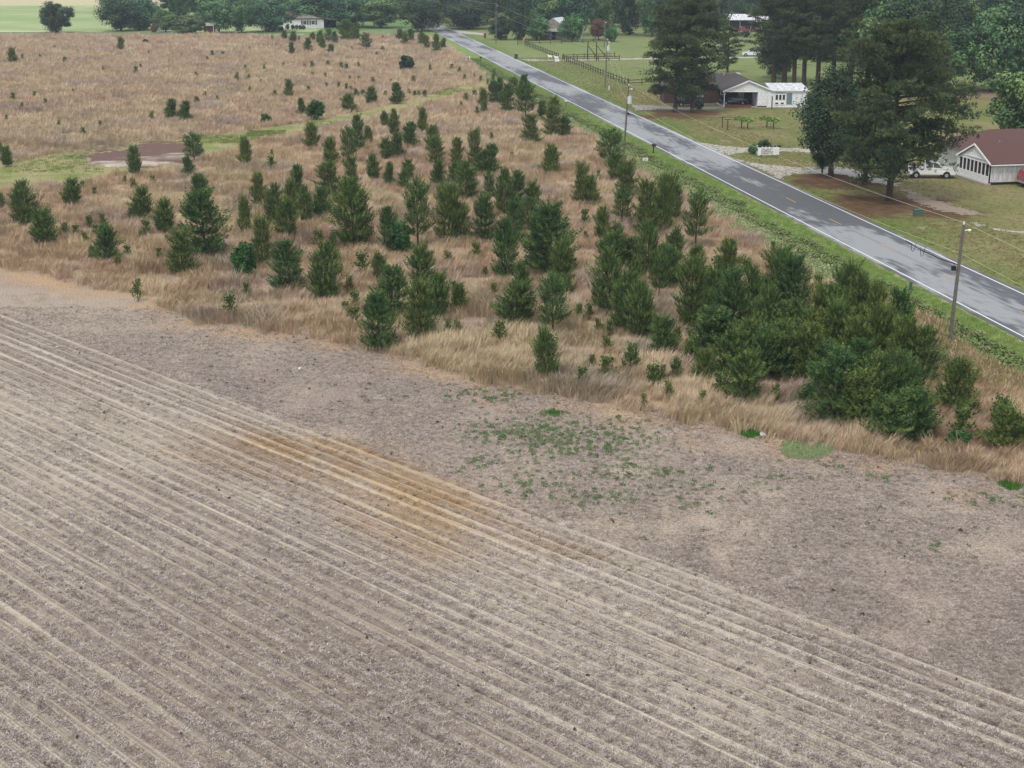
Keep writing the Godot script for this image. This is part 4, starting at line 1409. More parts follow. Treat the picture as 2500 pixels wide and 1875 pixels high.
	part("downspout", mb.mesh(mats["white paint"]), h)
	mb = MB.new()
	mb.tube([V(3.4, ridge - 1.0, -4.8), V(3.4, ridge + 0.15, -4.8)], [0.06, 0.06], 6)
	part("vent_pipe", mb.mesh(concrete), h)
	mb = MB.new()
	mb.box(V(9.5, 1.3, -12.7), V(14.6, 2.6, 8.2))
	part("rear_wing", mb.mesh(old_white), h)
	hip_roof(h, 2.0, 17.0, -8.4, -17.0, 2.5, 4.4, 0.5, red)

	# --- far white house among trees
	h = thing("far_white_house", "long white house with brown roof and dark shutters beyond the lawn", "house", px(745, 69), 0.12)
	piece("wall", h, white, V(-4.0, 1.5, -4.0), V(20.0, 3.0, 8.0))
	mb = MB.new()
	mb.poly(PackedVector3Array([V(-3.9, 3.0, 0.03), V(-0.0, 4.5, 0.03), V(5.9, 3.0, 0.03)]))
	mb.box(V(1.0, 1.5, 0.0), V(9.8, 3.0, 0.1))
	part("gable", mb.mesh(white), h)
	gable_roof(h, "roof", -14.4, 6.0, 0.0, -8.0, 3.0, 4.9, 0.4, grained(mat("faded brown shingles", srgb(140, 112, 100), 0.95), mats["brown shingles"].albedo_texture, 2.0), true)
	mb = MB.new()
	slab(mb, V(-4.3, 3.0, 0.5), V(0.8, 4.75, 0.5), V(0.8, 4.75, -6.0), V(-4.3, 3.0, -6.0), 0.1)
	slab(mb, V(0.8, 4.75, 0.5), V(6.4, 2.95, 0.5), V(6.4, 2.95, -6.0), V(0.8, 4.75, -6.0), 0.1)
	part("cross_roof", mb.mesh(mats["faded brown shingles"]), h)
	mb = MB.new()
	slab(mb, V(6.0, 2.9, 0.2), V(6.0, 2.9, -7.0), V(10.2, 2.6, -7.0), V(10.2, 2.6, 0.2), 0.12)
	part("porch_roof", mb.mesh(tin), h)
	piece("porch_wall", h, dark, V(8.0, 1.3, -6.0), V(4.0, 2.6, 0.1))
	for k in 2:
		window(h, V(0.0 + 2.6 * k, 1.75, 0.07), 1.1, 1.2)
		for sg in [-1.0, 1.0]:
			piece("shutter", h, dark, V(2.6 * k + sg * 0.95, 1.75, 0.09), V(0.4, 1.4, 0.05))
	window(h, V(-11.0, 1.7, 0.03), 1.2, 1.5)
	window(h, V(-8.0, 1.7, 0.03), 2.2, 1.4, Basis(), 3)

	h = thing("garden_shed", "small dark red shed with pale roof beside the far lawn trees", "shed", px(510, 83))
	piece("wall", h, mat("dark red boards", srgb(98, 62, 66), 0.9), V(0, 1.2, -1.5), V(2.9, 2.4, 3.0))
	gable_roof(h, "roof", -1.5, 1.5, 0.15, -3.2, 2.4, 3.1, 0.2, concrete, true)
	piece("door", h, mat("maroon door", srgb(84, 50, 54), 0.9), V(0.2, 1.0, 0.03), V(1.2, 1.9, 0.06))
	piece("corner_board", h, mats["white paint"], V(1.46, 1.2, 0.02), V(0.1, 2.4, 0.1))

	h = thing("old_cottage", "old grey cottage with pale steep metal roof among bushes", "house", px(1350, 97), -0.35)
	piece("wall", h, grained(mat("grey boards", srgb(164, 158, 148), 0.95), noise_tex(62, 0.012, 0.7, 1.0), 3.0), V(0, 1.5, -4.0), V(8.0, 3.0, 8.0))
	gable_roof(h, "roof", -4.0, 4.0, 0.0, -8.0, 3.0, 5.8, 0.4, tin, false)
	mb = MB.new()
	mb.poly(PackedVector3Array([V(-4, 3.0, 0.02), V(0, 5.75, 0.02), V(4, 3.0, 0.02)]))
	part("gable", mb.mesh(mats["grey boards"]), h)
	mb = MB.new()
	slab(mb, V(-4.4, 2.3, 2.4), V(-4.2, 3.0, 0.0), V(4.2, 3.0, 0.0), V(4.4, 2.3, 2.4), 0.1)
	part("porch_roof", mb.mesh(mats["grey boards"]), h)
	for k in 3:
		piece("porch_post", h, mats["grey boards"], V(-3.8 + 3.8 * k, 1.15, 2.2), V(0.16, 2.3, 0.16))
	piece("door", h, dark, V(0.3, 1.1, 0.05), V(1.0, 2.1, 0.06))
	window(h, V(-2.2, 1.6, 0.03), 1.0, 1.3)

	h = thing("far_outbuilding", "dark open shed with pale metal roof beyond the pasture", "shed", px(1830, 73))
	piece("wall", h, dark, V(0, 1.5, -4.0), V(13.0, 3.0, 6.0))
	mb = MB.new()
	slab(mb, V(-7.0, 2.9, 0.0), V(-7.0, 4.4, -7.5), V(1.6, 4.4, -7.5), V(1.6, 2.9, 0.0), 0.12)
	slab(mb, V(1.9, 2.5, 0.4), V(1.9, 3.6, -7.5), V(7.0, 3.6, -7.5), V(7.0, 2.5, 0.4), 0.12)
	part("roof", mb.mesh(tin), h)
	for k in 4:
		piece("post", h, concrete, V(-6.4 + 3.4 * k, 1.4, -0.3), V(0.16, 2.8, 0.16))

# ---------- cars ----------
func car(called: String, label: String, category: String, at: Vector3, turn: float, L: float, W: float, H: float, paint: Color, style: int) -> void:
	var o := thing(called, label, category, at, turn)
	var pm := mat(label + " paint", paint, 0.25)
	pm.clearcoat_enabled = true
	pm.clearcoat_roughness = 0.08
	var gl: Material = mats["window glass"]
	var dk := mat("black rubber", srgb(30, 30, 32), 0.8)
	var chrome := mat("bright trim", srgb(190, 192, 196), 0.3, 0.6)
	var pr: Array
	var glass: Array
	if style == 2:      # pickup
		pr = [[-0.5, 0.3], [-0.5, 0.6], [-0.49, 0.63], [-0.1, 0.63], [-0.085, 0.95], [-0.06, 1.0], [0.1, 1.0], [0.13, 0.97], [0.215, 0.66], [0.47, 0.6], [0.495, 0.52], [0.5, 0.3], [0.47, 0.24], [-0.48, 0.26]]
		glass = [[[-0.075, 0.67], [-0.07, 0.93], [0.02, 0.94], [0.02, 0.67]], [[0.035, 0.67], [0.035, 0.94], [0.115, 0.93], [0.19, 0.67]]]
	elif style == 1:    # saloon
		pr = [[-0.5, 0.34], [-0.5, 0.6], [-0.47, 0.68], [-0.34, 0.7], [-0.2, 0.97], [-0.15, 1.0], [0.04, 1.0], [0.1, 0.97], [0.24, 0.7], [0.45, 0.6], [0.49, 0.52], [0.5, 0.3], [0.47, 0.2], [-0.47, 0.22]]
		glass = [[[-0.29, 0.71], [-0.17, 0.94], [-0.05, 0.95], [-0.05, 0.71]], [[-0.03, 0.71], [-0.03, 0.95], [0.08, 0.94], [0.19, 0.71]]]
	else:
		pr = [[-0.5, 0.3], [-0.5, 0.58], [-0.49, 0.66], [-0.44, 0.93], [-0.4, 0.98], [-0.1, 1.0], [0.05, 0.99], [0.11, 0.95], [0.25, 0.68], [0.44, 0.61], [0.49, 0.52], [0.5, 0.3], [0.47, 0.21], [-0.47, 0.22]]
		glass = [[[-0.43, 0.68], [-0.4, 0.9], [-0.27, 0.93], [-0.27, 0.68]], [[-0.25, 0.68], [-0.25, 0.93], [-0.05, 0.94], [-0.05, 0.68]], [[-0.03, 0.68], [-0.03, 0.94], [0.09, 0.92], [0.2, 0.68]]]
	var hw := func(y: float) -> float: return W * 0.5 * (1.0 - 0.34 * maxf(0.0, y - 0.62) - 0.12 * maxf(0.0, 0.36 - y))
	var mb := MB.new()
	var p2 := PackedVector2Array()
	for e in pr:
		p2.append(Vector2(e[0], e[1]))
	for k in pr.size():
		var a: Array = pr[k]
		var b: Array = pr[(k + 1) % pr.size()]
		var wa: float = hw.call(a[1])
		var wb: float = hw.call(b[1])
		mb.quad(V(a[0] * L, a[1] * H, wa - 0.03), V(b[0] * L, b[1] * H, wb - 0.03), V(b[0] * L, b[1] * H, -wb + 0.03), V(a[0] * L, a[1] * H, -wa + 0.03))
	var tr := Geometry2D.triangulate_polygon(p2)
	for sg in [-1.0, 1.0]:
		for k in range(0, tr.size(), 3):
			var q := []
			for j in 3:
				var e := p2[tr[k + j]]
				q.append(V(e.x * L, e.y * H, sg * float(hw.call(e.y))))
			mb.tri(q[0], q[1], q[2])
		# waist line that catches light
		mb.bar(V(-0.49 * L, 0.6 * H, sg * W * 0.5), V(0.46 * L, 0.57 * H, sg * W * 0.5), 0.04, 0.06)
	var body := part("body", mb.mesh(pm), o)
	for sg in [-1.0, 1.0]:
		for gp in glass:
			var q := PackedVector3Array()
			for e in gp:
				q.append(V(e[0] * L, e[1] * H, sg * (float(hw.call(e[1])) + 0.012)))
			var gb := MB.new()
			gb.poly(q)
			part("side_window", gb.mesh(gl), body)
		for wx in [-0.3, 0.31]:
			var wb := MB.new()
			var r := 0.36 if style == 2 else 0.33
			wb.tube([V(wx * L, r, sg * (W * 0.5 - 0.2)), V(wx * L, r, sg * (W * 0.5 + 0.01))], [r, r], 16)
			var wh := part("wheel", wb.mesh(dk), o)
			var rb := MB.new()
			rb.tube([V(wx * L, r, sg * (W * 0.5 - 0.02)), V(wx * L, r, sg * (W * 0.5 + 0.02))], [r * 0.62, r * 0.56], 12)
			part("rim", rb.mesh(chrome), wh)
			var ab := MB.new()
			ab.tube([V(wx * L, r + 0.03, sg * (W * 0.5 - 0.15)), V(wx * L, r + 0.03, sg * (W * 0.5 + 0.004))], [r + 0.06, r + 0.06], 16)
			part("wheel_arch", ab.mesh(dk), body)
		var hb := MB.new()
		hb.box(V(0.485 * L, 0.5 * H, sg * W * 0.36), V(0.1, 0.16, 0.34))
		part("headlight", hb.mesh(chrome), body)
		var tb := MB.new()
		tb.box(V(-0.495 * L, 0.52 * H, sg * W * 0.42), V(0.06, 0.26, 0.2))
		part("tail_light", tb.mesh(mat("tail light red", srgb(150, 40, 40), 0.3)), body)
	var fr: Array = [glass[-1][2], glass[-1][3]]
	var sb := MB.new()
	var wa2: float = hw.call(fr[0][1])
	var wb2: float = hw.call(fr[1][1])
	sb.quad(V(fr[0][0] * L + 0.1, fr[0][1] * H + 0.02, wa2 - 0.1), V(fr[1][0] * L + 0.16, fr[1][1] * H + 0.03, wb2 - 0.1), V(fr[1][0] * L + 0.16, fr[1][1] * H + 0.03, -wb2 + 0.1), V(fr[0][0] * L + 0.1, fr[0][1] * H + 0.02, -wa2 + 0.1))
	part("windscreen", sb.mesh(gl), body)
	for e in [0.5, -0.5]:
		var bb := MB.new()
		bb.box(V(e * L, 0.31 * H, 0), V(0.14, 0.2, W * 0.94))
		part("bumper", bb.mesh(chrome if style == 2 or e < 0.0 else dk), body)

# ---------- grown trees ----------
func make_trees() -> void:
	rng.seed = 1234
	var pm: Material = mats["pine needles"]
	var lm := vmat("tree leaves", 0.7, 0.3)
	lm.backlight_enabled = true
	lm.backlight = Color(0.3, 0.3, 0.3)
	var tp := [kit(tall_pine(501, 17.0, 12.0, 0.16, 78, 6, 1.35), pm), kit(tall_pine(502, 17.0, 11.0, 0.18, 72, 6, 1.35), pm), kit(tall_pine(503, 20.0, 9.5, 0.28, 66, 6, 1.3), pm), kit(tall_pine(504, 18.3, 14.5, 0.12, 124, 12, 1.5, [[0.1, 8.5, 9.0, -0.18], [-0.25, 7.0, 8.0, -0.2], [0.45, 9.5, 9.5, -0.05], [0.0, 10.5, 8.5, 0.05], [3.0, 5.0, 6.0, -0.2], [2.6, 4.2, 5.0, -0.2]]), pm)]
	var greens := [lin(72, 100, 70), lin(86, 114, 78), lin(62, 90, 66)]
	var darks := [lin(56, 78, 54), lin(70, 92, 60), lin(48, 68, 50)]
	var olive := [lin(88, 106, 70), lin(98, 114, 74), lin(76, 94, 64)]
	var oak := []
	for k in 4:
		var gk: float = [0.0, 14.0, -6.0, 6.0][k]
		var tn := []
		for e in [[70, 104, 66], [86, 120, 76], [60, 92, 62], [100, 130, 84]]:
			tn.append(lin(e[0] + gk, e[1] + gk * 0.6, e[2] + (8.0 if k == 2 else 0.0)))
		oak.append(kit(leafy_tree(601 + k, 14.0, [13.0, 11.0, 14.0, 10.0][k], [0.05, 0.1, 0.03, 0.08][k], 12000, 0.3, tn, [44, 36, 52, 30][k], 0.8), lm))
	var dk := []
	for k in 3:
		dk.append(kit(leafy_tree(611 + k, 14.0, [11.0, 13.0, 9.0][k], [0.02, 0.05, 0.0][k], 11000, 0.28, darks, 38, 0.9), lm))
	var ced := kit(leafy_tree(621, 12.0, 8.6, 0.1, 17000, 0.16, darks, 44, 0.9, 0.03), lm)
	var bush := kit(leafy_tree(631, 4.0, 5.0, 0.0, 5000, 0.18, olive, 24, 0.8), lm)
	var dbush := kit(leafy_tree(632, 4.0, 4.6, 0.0, 5000, 0.18, darks, 24, 0.85), lm)
	var rbush := kit(leafy_tree(633, 5.0, 4.6, 0.1, 5000, 0.16, [lin(126, 84, 76), lin(96, 92, 66), lin(110, 78, 70)], 22, 0.85), lm)
	var gbush := kit(leafy_tree(634, 5.0, 5.4, 0.02, 6000, 0.18, [lin(76, 116, 66), lin(90, 130, 76), lin(62, 98, 58)], 24, 0.9), lm)
	# pines and cedars near the houses
	var sp := [
		[tp[0], "tall_pine", "tall pine with thick trunk beside its twin before the carport house", 1648, 273, 0, 17.0, 12.0, 170],
		[tp[1], "tall_pine", "tall pine with low branches, the twin nearer the carport", 1690, 275, -12, 17.0, 11.0, 160],
		[tp[1], "tall_pine", "slim pine behind the brown roof of the carport house", 1776, 177, 62, 17.0, 11.0, 66],
		[tp[3], "tall_pine", "huge broad pine with low dead branches over red-brown pine straw", 2170, 490, 44, 18.3, 14.5, 300],
		[ced, "cedar_tree", "broad dark cedar between arrow sign and the huge pine", 2028, 432, 165, 12.0, 8.6, 185],
		[ced, "cedar_tree", "dark cedar filling the gap behind the huge pine trunk", 2112, 450, 240, 12.0, 8.6, 150],
		[oak[1], "shade_tree", "round green shade tree behind the porch house roof", 2497, 352, 146, 14.0, 11.0, 190],
	]
	for e in sp:
		var p := px(e[3], e[4])
		grow(e[1], e[0], e[2], "tree", p, 0.0 if e[3] == 2170 else rng.randf() * TAU, e[8] / metre(p) / e[7], tall(p, e[5]) / e[6])
	# a second thin trunk by the cedar
	var q := px(2007, 424)
	grow("cedar_tree", ced, "slender cedar with thin bare trunk at the gravel drive", "tree", q, 1.0, 0.3, tall(q, 330) / 12.0)
	# tall pines behind the carport house
	for e in [[1888, 205, -20], [1914, 206, -60], [1938, 207, -40], [1962, 209, -55], [1996, 211, -25], [2032, 213, -45], [2075, 214, -30], [2118, 213, -35]]:
		var p := px(e[0], e[1])
		grow("tall_pine", tp[2], "tall dark pine in the row behind the carport house", "tree", p, rng.randf() * TAU, rr(0.9, 1.15), tall(p, e[2]) / 20.0, "tall pines behind the carport house")
	q = px(1893, 190)
	grow("broadleaf_tree", dk[1], "low dark spreading tree in front of the tall pine row", "tree", q, 2.0, 0.62, tall(q, 82) / 14.0)
	# lone tree in the far left field and trees round the far white house
	for e in [
		[138, 79, 0, 74, dk[0], "lone dark tree at the edge of the pale green field"],
		[296, 76, -8, 84, dk[1], "large dark tree at the corner of the far lawn"],
		[340, 74, -14, 80, oak[2], "tall spreading tree behind a leaning smaller tree at the lawn corner"],
		[352, 74, 34, 44, oak[3], "small open tree under the dark lawn corner trees"],
		[405, 78, 20, 56, oak[1], "blue-green tree beside the pale olive bush"],
		[535, 80, -4, 78, oak[0], "broad green tree behind the dark red shed"],
		[590, 80, -2, 60, oak[3], "green tree with thin straight trunk on the lawn"],
		[657, 77, -6, 84, oak[2], "green tree with visible trunk hiding the far white house"],
		[770, 66, -30, 110, oak[0], "broad tree standing right behind the far white house"],
		[850, 66, -22, 100, oak[2], "wide tree between far white house and road"],
		[930, 68, -10, 96, oak[1], "bushy green tree next to the dark roadside tree"],
		[1030, 76, -12, 90, dk[1], "dense dark tree hanging over the far road end"],
	]:
		var p := px(e[0], e[1])
		grow("broadleaf_tree", e[4], e[5], "tree", p, rng.randf() * TAU, e[3] / metre(p) / 9.5, tall(p, e[2]) / 14.0)
	for e in [
		[458, 84, 34, 92, bush, "wide pale olive bush beside the dark red shed"],
		[378, 82, 56, 22, rbush, "small purple-red bush at the lawn corner"],
		[1143, 71, -6, 116, dk[1], "wide magnolia with short thick trunk across the road"],
		[1222, 97, 36, 74, dk[2], "tall dense dark hedge tree behind the roadside pole"],
		[1268, 97, -6, 70, dk[0], "dark purple-brown tree next to the dense hedge tree"],
		[1310, 98, 36, 62, gbush, "leafy green bush before the old cottage"],
		[1397, 101, 34, 66, gbush, "rounded bright green bush beside the old cottage"],
		[1462, 98, 44, 50, rbush, "reddish small tree beside the bright green bush"],
		[1492, 102, 60, 36, gbush, "green bush by the light grey yard pole"],
		[1866, 373, 340, 40, dbush, "spiky dark shrub behind the arrow sign"],
		[1838, 376, 352, 26, gbush, "small bright shrub beside the utility cabinets"],
		[1706, 268, 246, 30, dbush, "low dark shrub beside the black parked car"],
		[1820, 91, 74, 26, dbush, "dark round bush on the pasture before the far shed"],
		[1775, 136, 118, 20, dbush, "dark shrub beside the far white car"],
	]:
		var p := px(e[0], e[1])
		var k: Array = e[4]
		var tallk := 14.0 if k in dk else (4.0 if k in [bush, dbush] else 5.0)
		var wid := 11.5 if k in dk else 5.0
		grow("shrub" if e[3] < 60 else "large_shrub", k, e[5], "shrub", p, rng.randf() * TAU, e[3] / metre(p) / wid, tall(p, e[2]) / tallk)
	# clipped shrubs along the far white house
	for x in [688, 702, 715, 724, 733, 741, 670, 682, 826, 846, 855, 863, 873]:
		var p := px(x, 76 if x < 690 else 72)
		grow("clipped_shrub", dbush, "small clipped dark shrub on the lawn of the far white house", "shrub", p, rng.randf() * TAU, 0.3, rr(0.3, 0.42), "clipped shrubs of the far white house")
	# rows of trees behind
	var rows := [
		[1345, 86, 62, 7, 60.0, 15.0, "green tree in the belt behind the old cottage and pasture"],
		[2165, 228, 46, 4, 60.0, 15.5, "tall green tree at the near edge of the wood"],
		[2410, 222, 55, 4, 70.0, 16.0, "tall dark tree behind the tilled strip"],
	]
	for e in rows:
		for k in e[3]:
			var p := px(e[0] + e[2] * k + rr(-12, 12), e[1] + rr(-3, 3))
			var o: Array = oak[rng.randi() % 4] if rng.randf() < 0.6 else dk[rng.randi() % 2]
			grow("broadleaf_tree", o, e[6], "tree", p, rng.randf() * TAU, rr(0.85, 1.15), e[5] / 14.0 * rr(0.85, 1.2), e[6] + " line")
	for k in 22:
		var p := Vector3(lerpf(-138.0, -40.0, k / 21.0) + rr(-3, 3), 0, -rr(490.0, 540.0))
		grow("broadleaf_tree", oak[rng.randi() % 4], "tree of the wood behind the far white house", "tree", p, rng.randf() * TAU, rr(0.95, 1.3), rr(1.0, 1.35), "wood behind the far white house")
	for k in 40:
		var p := Vector3(lerpf(-18.0, 190.0, k / 39.0) + rr(-3, 3), 0, -rr(455.0, 520.0))
		if p.x > 62.0 and p.x < 84.0:
			p.z -= 24.0
		grow("broadleaf_tree", oak[rng.randi() % 4] if rng.randf() < 0.7 else dk[rng.randi() % 2], "tree of the wood beyond the cottage and pasture", "tree", p, rng.randf() * TAU, rr(1.0, 1.35), rr(1.0, 1.4), "wood beyond the pasture")
	for k in 26:
		var p := Vector3(lerpf(78.0, 152.0, k / 25.0) + rr(-3, 3), 0, -rr(300.0, 400.0))
		grow("broadleaf_tree", oak[rng.randi() % 4] if rng.randf() < 0.6 else dk[rng.randi() % 2], "tree of the deep wood behind the porch house", "tree", p, rng.randf() * TAU, rr(1.0, 1.3), rr(1.1, 1.45), "deep wood behind the porch house")
	# far-off woodland that reads as one mass
	var xf := []
	var cs := PackedColorArray()
	for k in 170:
		var x := rr(-160.0, 330.0)
		xf.append(turned(Vector3(x, 0, -rr(575.0, 700.0)), rng.randf() * TAU, rr(1.1, 1.6), rr(1.1, 1.6)))
		cs.append(Color(1, 1, 1) * rr(0.85, 1.1))
	stuff("far_woodland", oak[0][1], xf, cs, "far-off green woodland closing the view", "woodland")

# ---------- poles, signs, fences, animals ----------
func top_at(p: Vector3, x: float, y: float) -> Vector3:   # the point above p's depth that shows at photo pixel x, y
	var h := tall(p, y)
	var f := -p.z * cos(PITCH) + (EYE - h) * sin(PITCH)
	return Vector3((x - 1250.0) / FOC * f, h, p.z)

func pole(label: String, x: float, y: float, xt: float, yt: float, box: float) -> Vector3:
	var p := on(px(x, y))
	var t := top_at(p, xt, yt)
	t.z = p.z
	var o := thing("utility_pole", label, "utility pole", p)
	var up := t - p
	var mb := MB.new()
	mb.tube([V(0, -0.4, 0), up * 0.5, up], [0.14, 0.12, 0.095], 8)
	part("post", mb.mesh(mats["grey pole wood"]), o)
	mb = MB.new()
	mb.tube([up + V(0, -0.02, 0), up + V(0, 0.12, 0), up + V(0, 0.2, 0)], [0.035, 0.06, 0.03], 6)
	part("insulator", mb.mesh(mats["white paint"]), o)
	mb = MB.new()
	mb.bar(up * 0.95, up * 0.95 + V(0.42, 0.05, 0), 0.05, 0.05)
	mb.tube([up * 0.95 + V(0.34, 0.0, 0), up * 0.95 + V(0.5, 0.02, 0)], [0.09, 0.06], 8)
	part("bracket", mb.mesh(mats["white paint"]), o)
	if box > 0.0:
		mb = MB.new()
		var c := up * box + V(0.22, 0, 0.2)
		mb.tube([c - V(0, 0.45, 0), c - V(0, 0.42, 0), c + V(0, 0.4, 0), c + V(0, 0.46, 0)], [0.2, 0.25, 0.25, 0.2], 12)
		mb.tube([c + V(0.05, 0.46, 0), c + V(0.05, 0.68, 0)], [0.05, 0.03], 6)
		part("transformer", mb.mesh(mats["transformer grey"]), o)
	return t

func sag(mb: MB, a: Vector3, b: Vector3, drop: float, r: float) -> void:
	var ps := []
	var rs := []
	for k in 13:
		var f := k / 12.0
		ps.append(a.lerp(b, f) - Vector3.UP * drop * 4.0 * f * (1.0 - f))
		rs.append(r)
	mb.tube(ps, rs, 4, Color.WHITE, false)

func mailbox(label: String, x: float, y: float, yt: float, dark: bool, turn := 0.0) -> void:
	var p := on(px(x, y))
	var h := clampf(tall(p, yt) - p.y, 0.9, 1.45)
	var o := thing("mailbox", label, "mailbox", p, turn)
	piece("post", o, mats["black paint"] if dark else mats["grey pole wood"], V(0, h * 0.4, 0), V(0.11, h * 0.82, 0.11))
	piece("arm", o, mats["black paint"] if dark else mats["grey pole wood"], V(0.08, h * 0.74, 0), V(0.5, 0.06, 0.1))
	var mb := MB.new()
	var pts := []
	for k in 9:
		var a := PI * k / 8.0
		pts.append(V(0, h - 0.13 + 0.11 * sin(a), 0.12 * cos(a)))
	for k in 8:
		mb.quad(pts[k] + V(-0.2, 0, 0), pts[k + 1] + V(-0.2, 0, 0), pts[k + 1] + V(0.34, 0, 0), pts[k] + V(0.34, 0, 0))
	for e in [-0.2, 0.34]:
		for k in range(1, 8):
			mb.tri(pts[0] + V(e, 0, 0), pts[k] + V(e, 0, 0), pts[k + 1] + V(e, 0, 0))
	mb.box(V(0.07, h - 0.19, 0), V(0.54, 0.12, 0.24))
	part("box", mb.mesh(mats["black paint"] if dark else mats["transformer grey"]), o)
	piece("flag", o, mat("red flag", srgb(150, 50, 44), 0.6), V(0.16, h - 0.08, 0.14), V(0.14, 0.08, 0.015))

func goat_field(p: Vector3, joints: Array) -> float:
	var d := 1e9
	for j in joints:
		var a: Vector3 = j[0]
		var ab: Vector3 = j[2] - a
		var t := clampf((p - a).dot(ab) / maxf(ab.length_squared(), 1e-6), 0.0, 1.0)
		var e: float = (p - a - ab * t).length() - lerpf(j[1], j[3], t)
		var h := clampf(0.5 + 0.5 * (e - d) / 0.035, 0.0, 1.0)
		d = lerpf(e, d, h) - 0.035 * h * (1.0 - h)
	return d

func goat_mesh() -> ArrayMesh:   # one skin over a skeleton, meshed as surface nets
	var j := [
		[V(-0.34, 0.66, 0), 0.15, V(0.3, 0.66, 0), 0.165], [V(-0.1, 0.6, 0), 0.17, V(0.2, 0.6, 0), 0.17],
		[V(0.34, 0.74, 0), 0.115, V(0.5, 0.98, 0), 0.075], [V(0.5, 1.0, 0), 0.07, V(0.68, 0.92, 0), 0.042],
		[V(0.47, 1.04, 0.05), 0.018, V(0.38, 1.2, 0.07), 0.008], [V(0.47, 1.04, -0.05), 0.018, V(0.38, 1.2, -0.07), 0.008],
		[V(0.47, 1.0, 0.06), 0.02, V(0.44, 0.94, 0.15), 0.012], [V(0.47, 1.0, -0.06), 0.02, V(0.44, 0.94, -0.15), 0.012],
		[V(-0.46, 0.74, 0), 0.03, V(-0.54, 0.84, 0), 0.016]]
	for z in [0.1, -0.1]:
		j.append([V(0.3, 0.6, z), 0.07, V(0.31, 0.34, z), 0.034])
		j.append([V(0.31, 0.34, z), 0.034, V(0.3, 0.03, z), 0.028])
		j.append([V(-0.33, 0.62, z), 0.095, V(-0.26, 0.42, z), 0.05])
		j.append([V(-0.26, 0.42, z), 0.045, V(-0.4, 0.3, z), 0.034])
		j.append([V(-0.4, 0.3, z), 0.032, V(-0.37, 0.03, z), 0.028])
	var s := 0.025
	var lo := V(-0.66, -0.02, -0.24)
	var nx := 56
	var ny := 52
	var nz := 20
	var f := PackedFloat32Array()
	f.resize(nx * ny * nz)
	for x in nx:
		for y in ny:
			for z in nz:
				f[(x * ny + y) * nz + z] = goat_field(lo + V(x, y, z) * s, j)
	var id := {}
	var mb := MB.new()
	for x in nx - 1:
		for y in ny - 1:
			for z in nz - 1:
				var sum := Vector3.ZERO
				var cnt := 0
				for e in [[0, 0, 0, 1, 0, 0], [0, 1, 0, 1, 1, 0], [0, 0, 1, 1, 0, 1], [0, 1, 1, 1, 1, 1], [0, 0, 0, 0, 1, 0], [1, 0, 0, 1, 1, 0], [0, 0, 1, 0, 1, 1], [1, 0, 1, 1, 1, 1], [0, 0, 0, 0, 0, 1], [1, 0, 0, 1, 0, 1], [0, 1, 0, 0, 1, 1], [1, 1, 0, 1, 1, 1]]:
					var a := f[((x + e[0]) * ny + y + e[1]) * nz + z + e[2]]
					var b := f[((x + e[3]) * ny + y + e[4]) * nz + z + e[5]]
					if (a < 0.0) != (b < 0.0):
						sum += V(x + e[0], y + e[1], z + e[2]).lerp(V(x + e[3], y + e[4], z + e[5]), a / (a - b))
						cnt += 1
				if cnt:
					id[(x * ny + y) * nz + z] = lo + sum / cnt * s
	for x in range(1, nx - 1):
		for y in range(1, ny - 1):
			for z in range(1, nz - 1):
				var c := (x * ny + y) * nz + z
				var ax := [ny * nz, nz, 1]
				for k in 3:
					var a := f[c]
					var b := f[c + ax[k]]
					if (a < 0.0) == (b < 0.0):
						continue
					var u: int = ax[(k + 1) % 3]
					var w: int = ax[(k + 2) % 3]
					if id.has(c) and id.has(c - u) and id.has(c - w) and id.has(c - u - w):
						if a < 0.0:
							mb.quad(id[c], id[c - w], id[c - u - w], id[c - u])
						else:
							mb.quad(id[c], id[c - u], id[c - u - w], id[c - w])
	return mb.mesh(mat("white goat hair", srgb(240, 238, 230), 0.95))

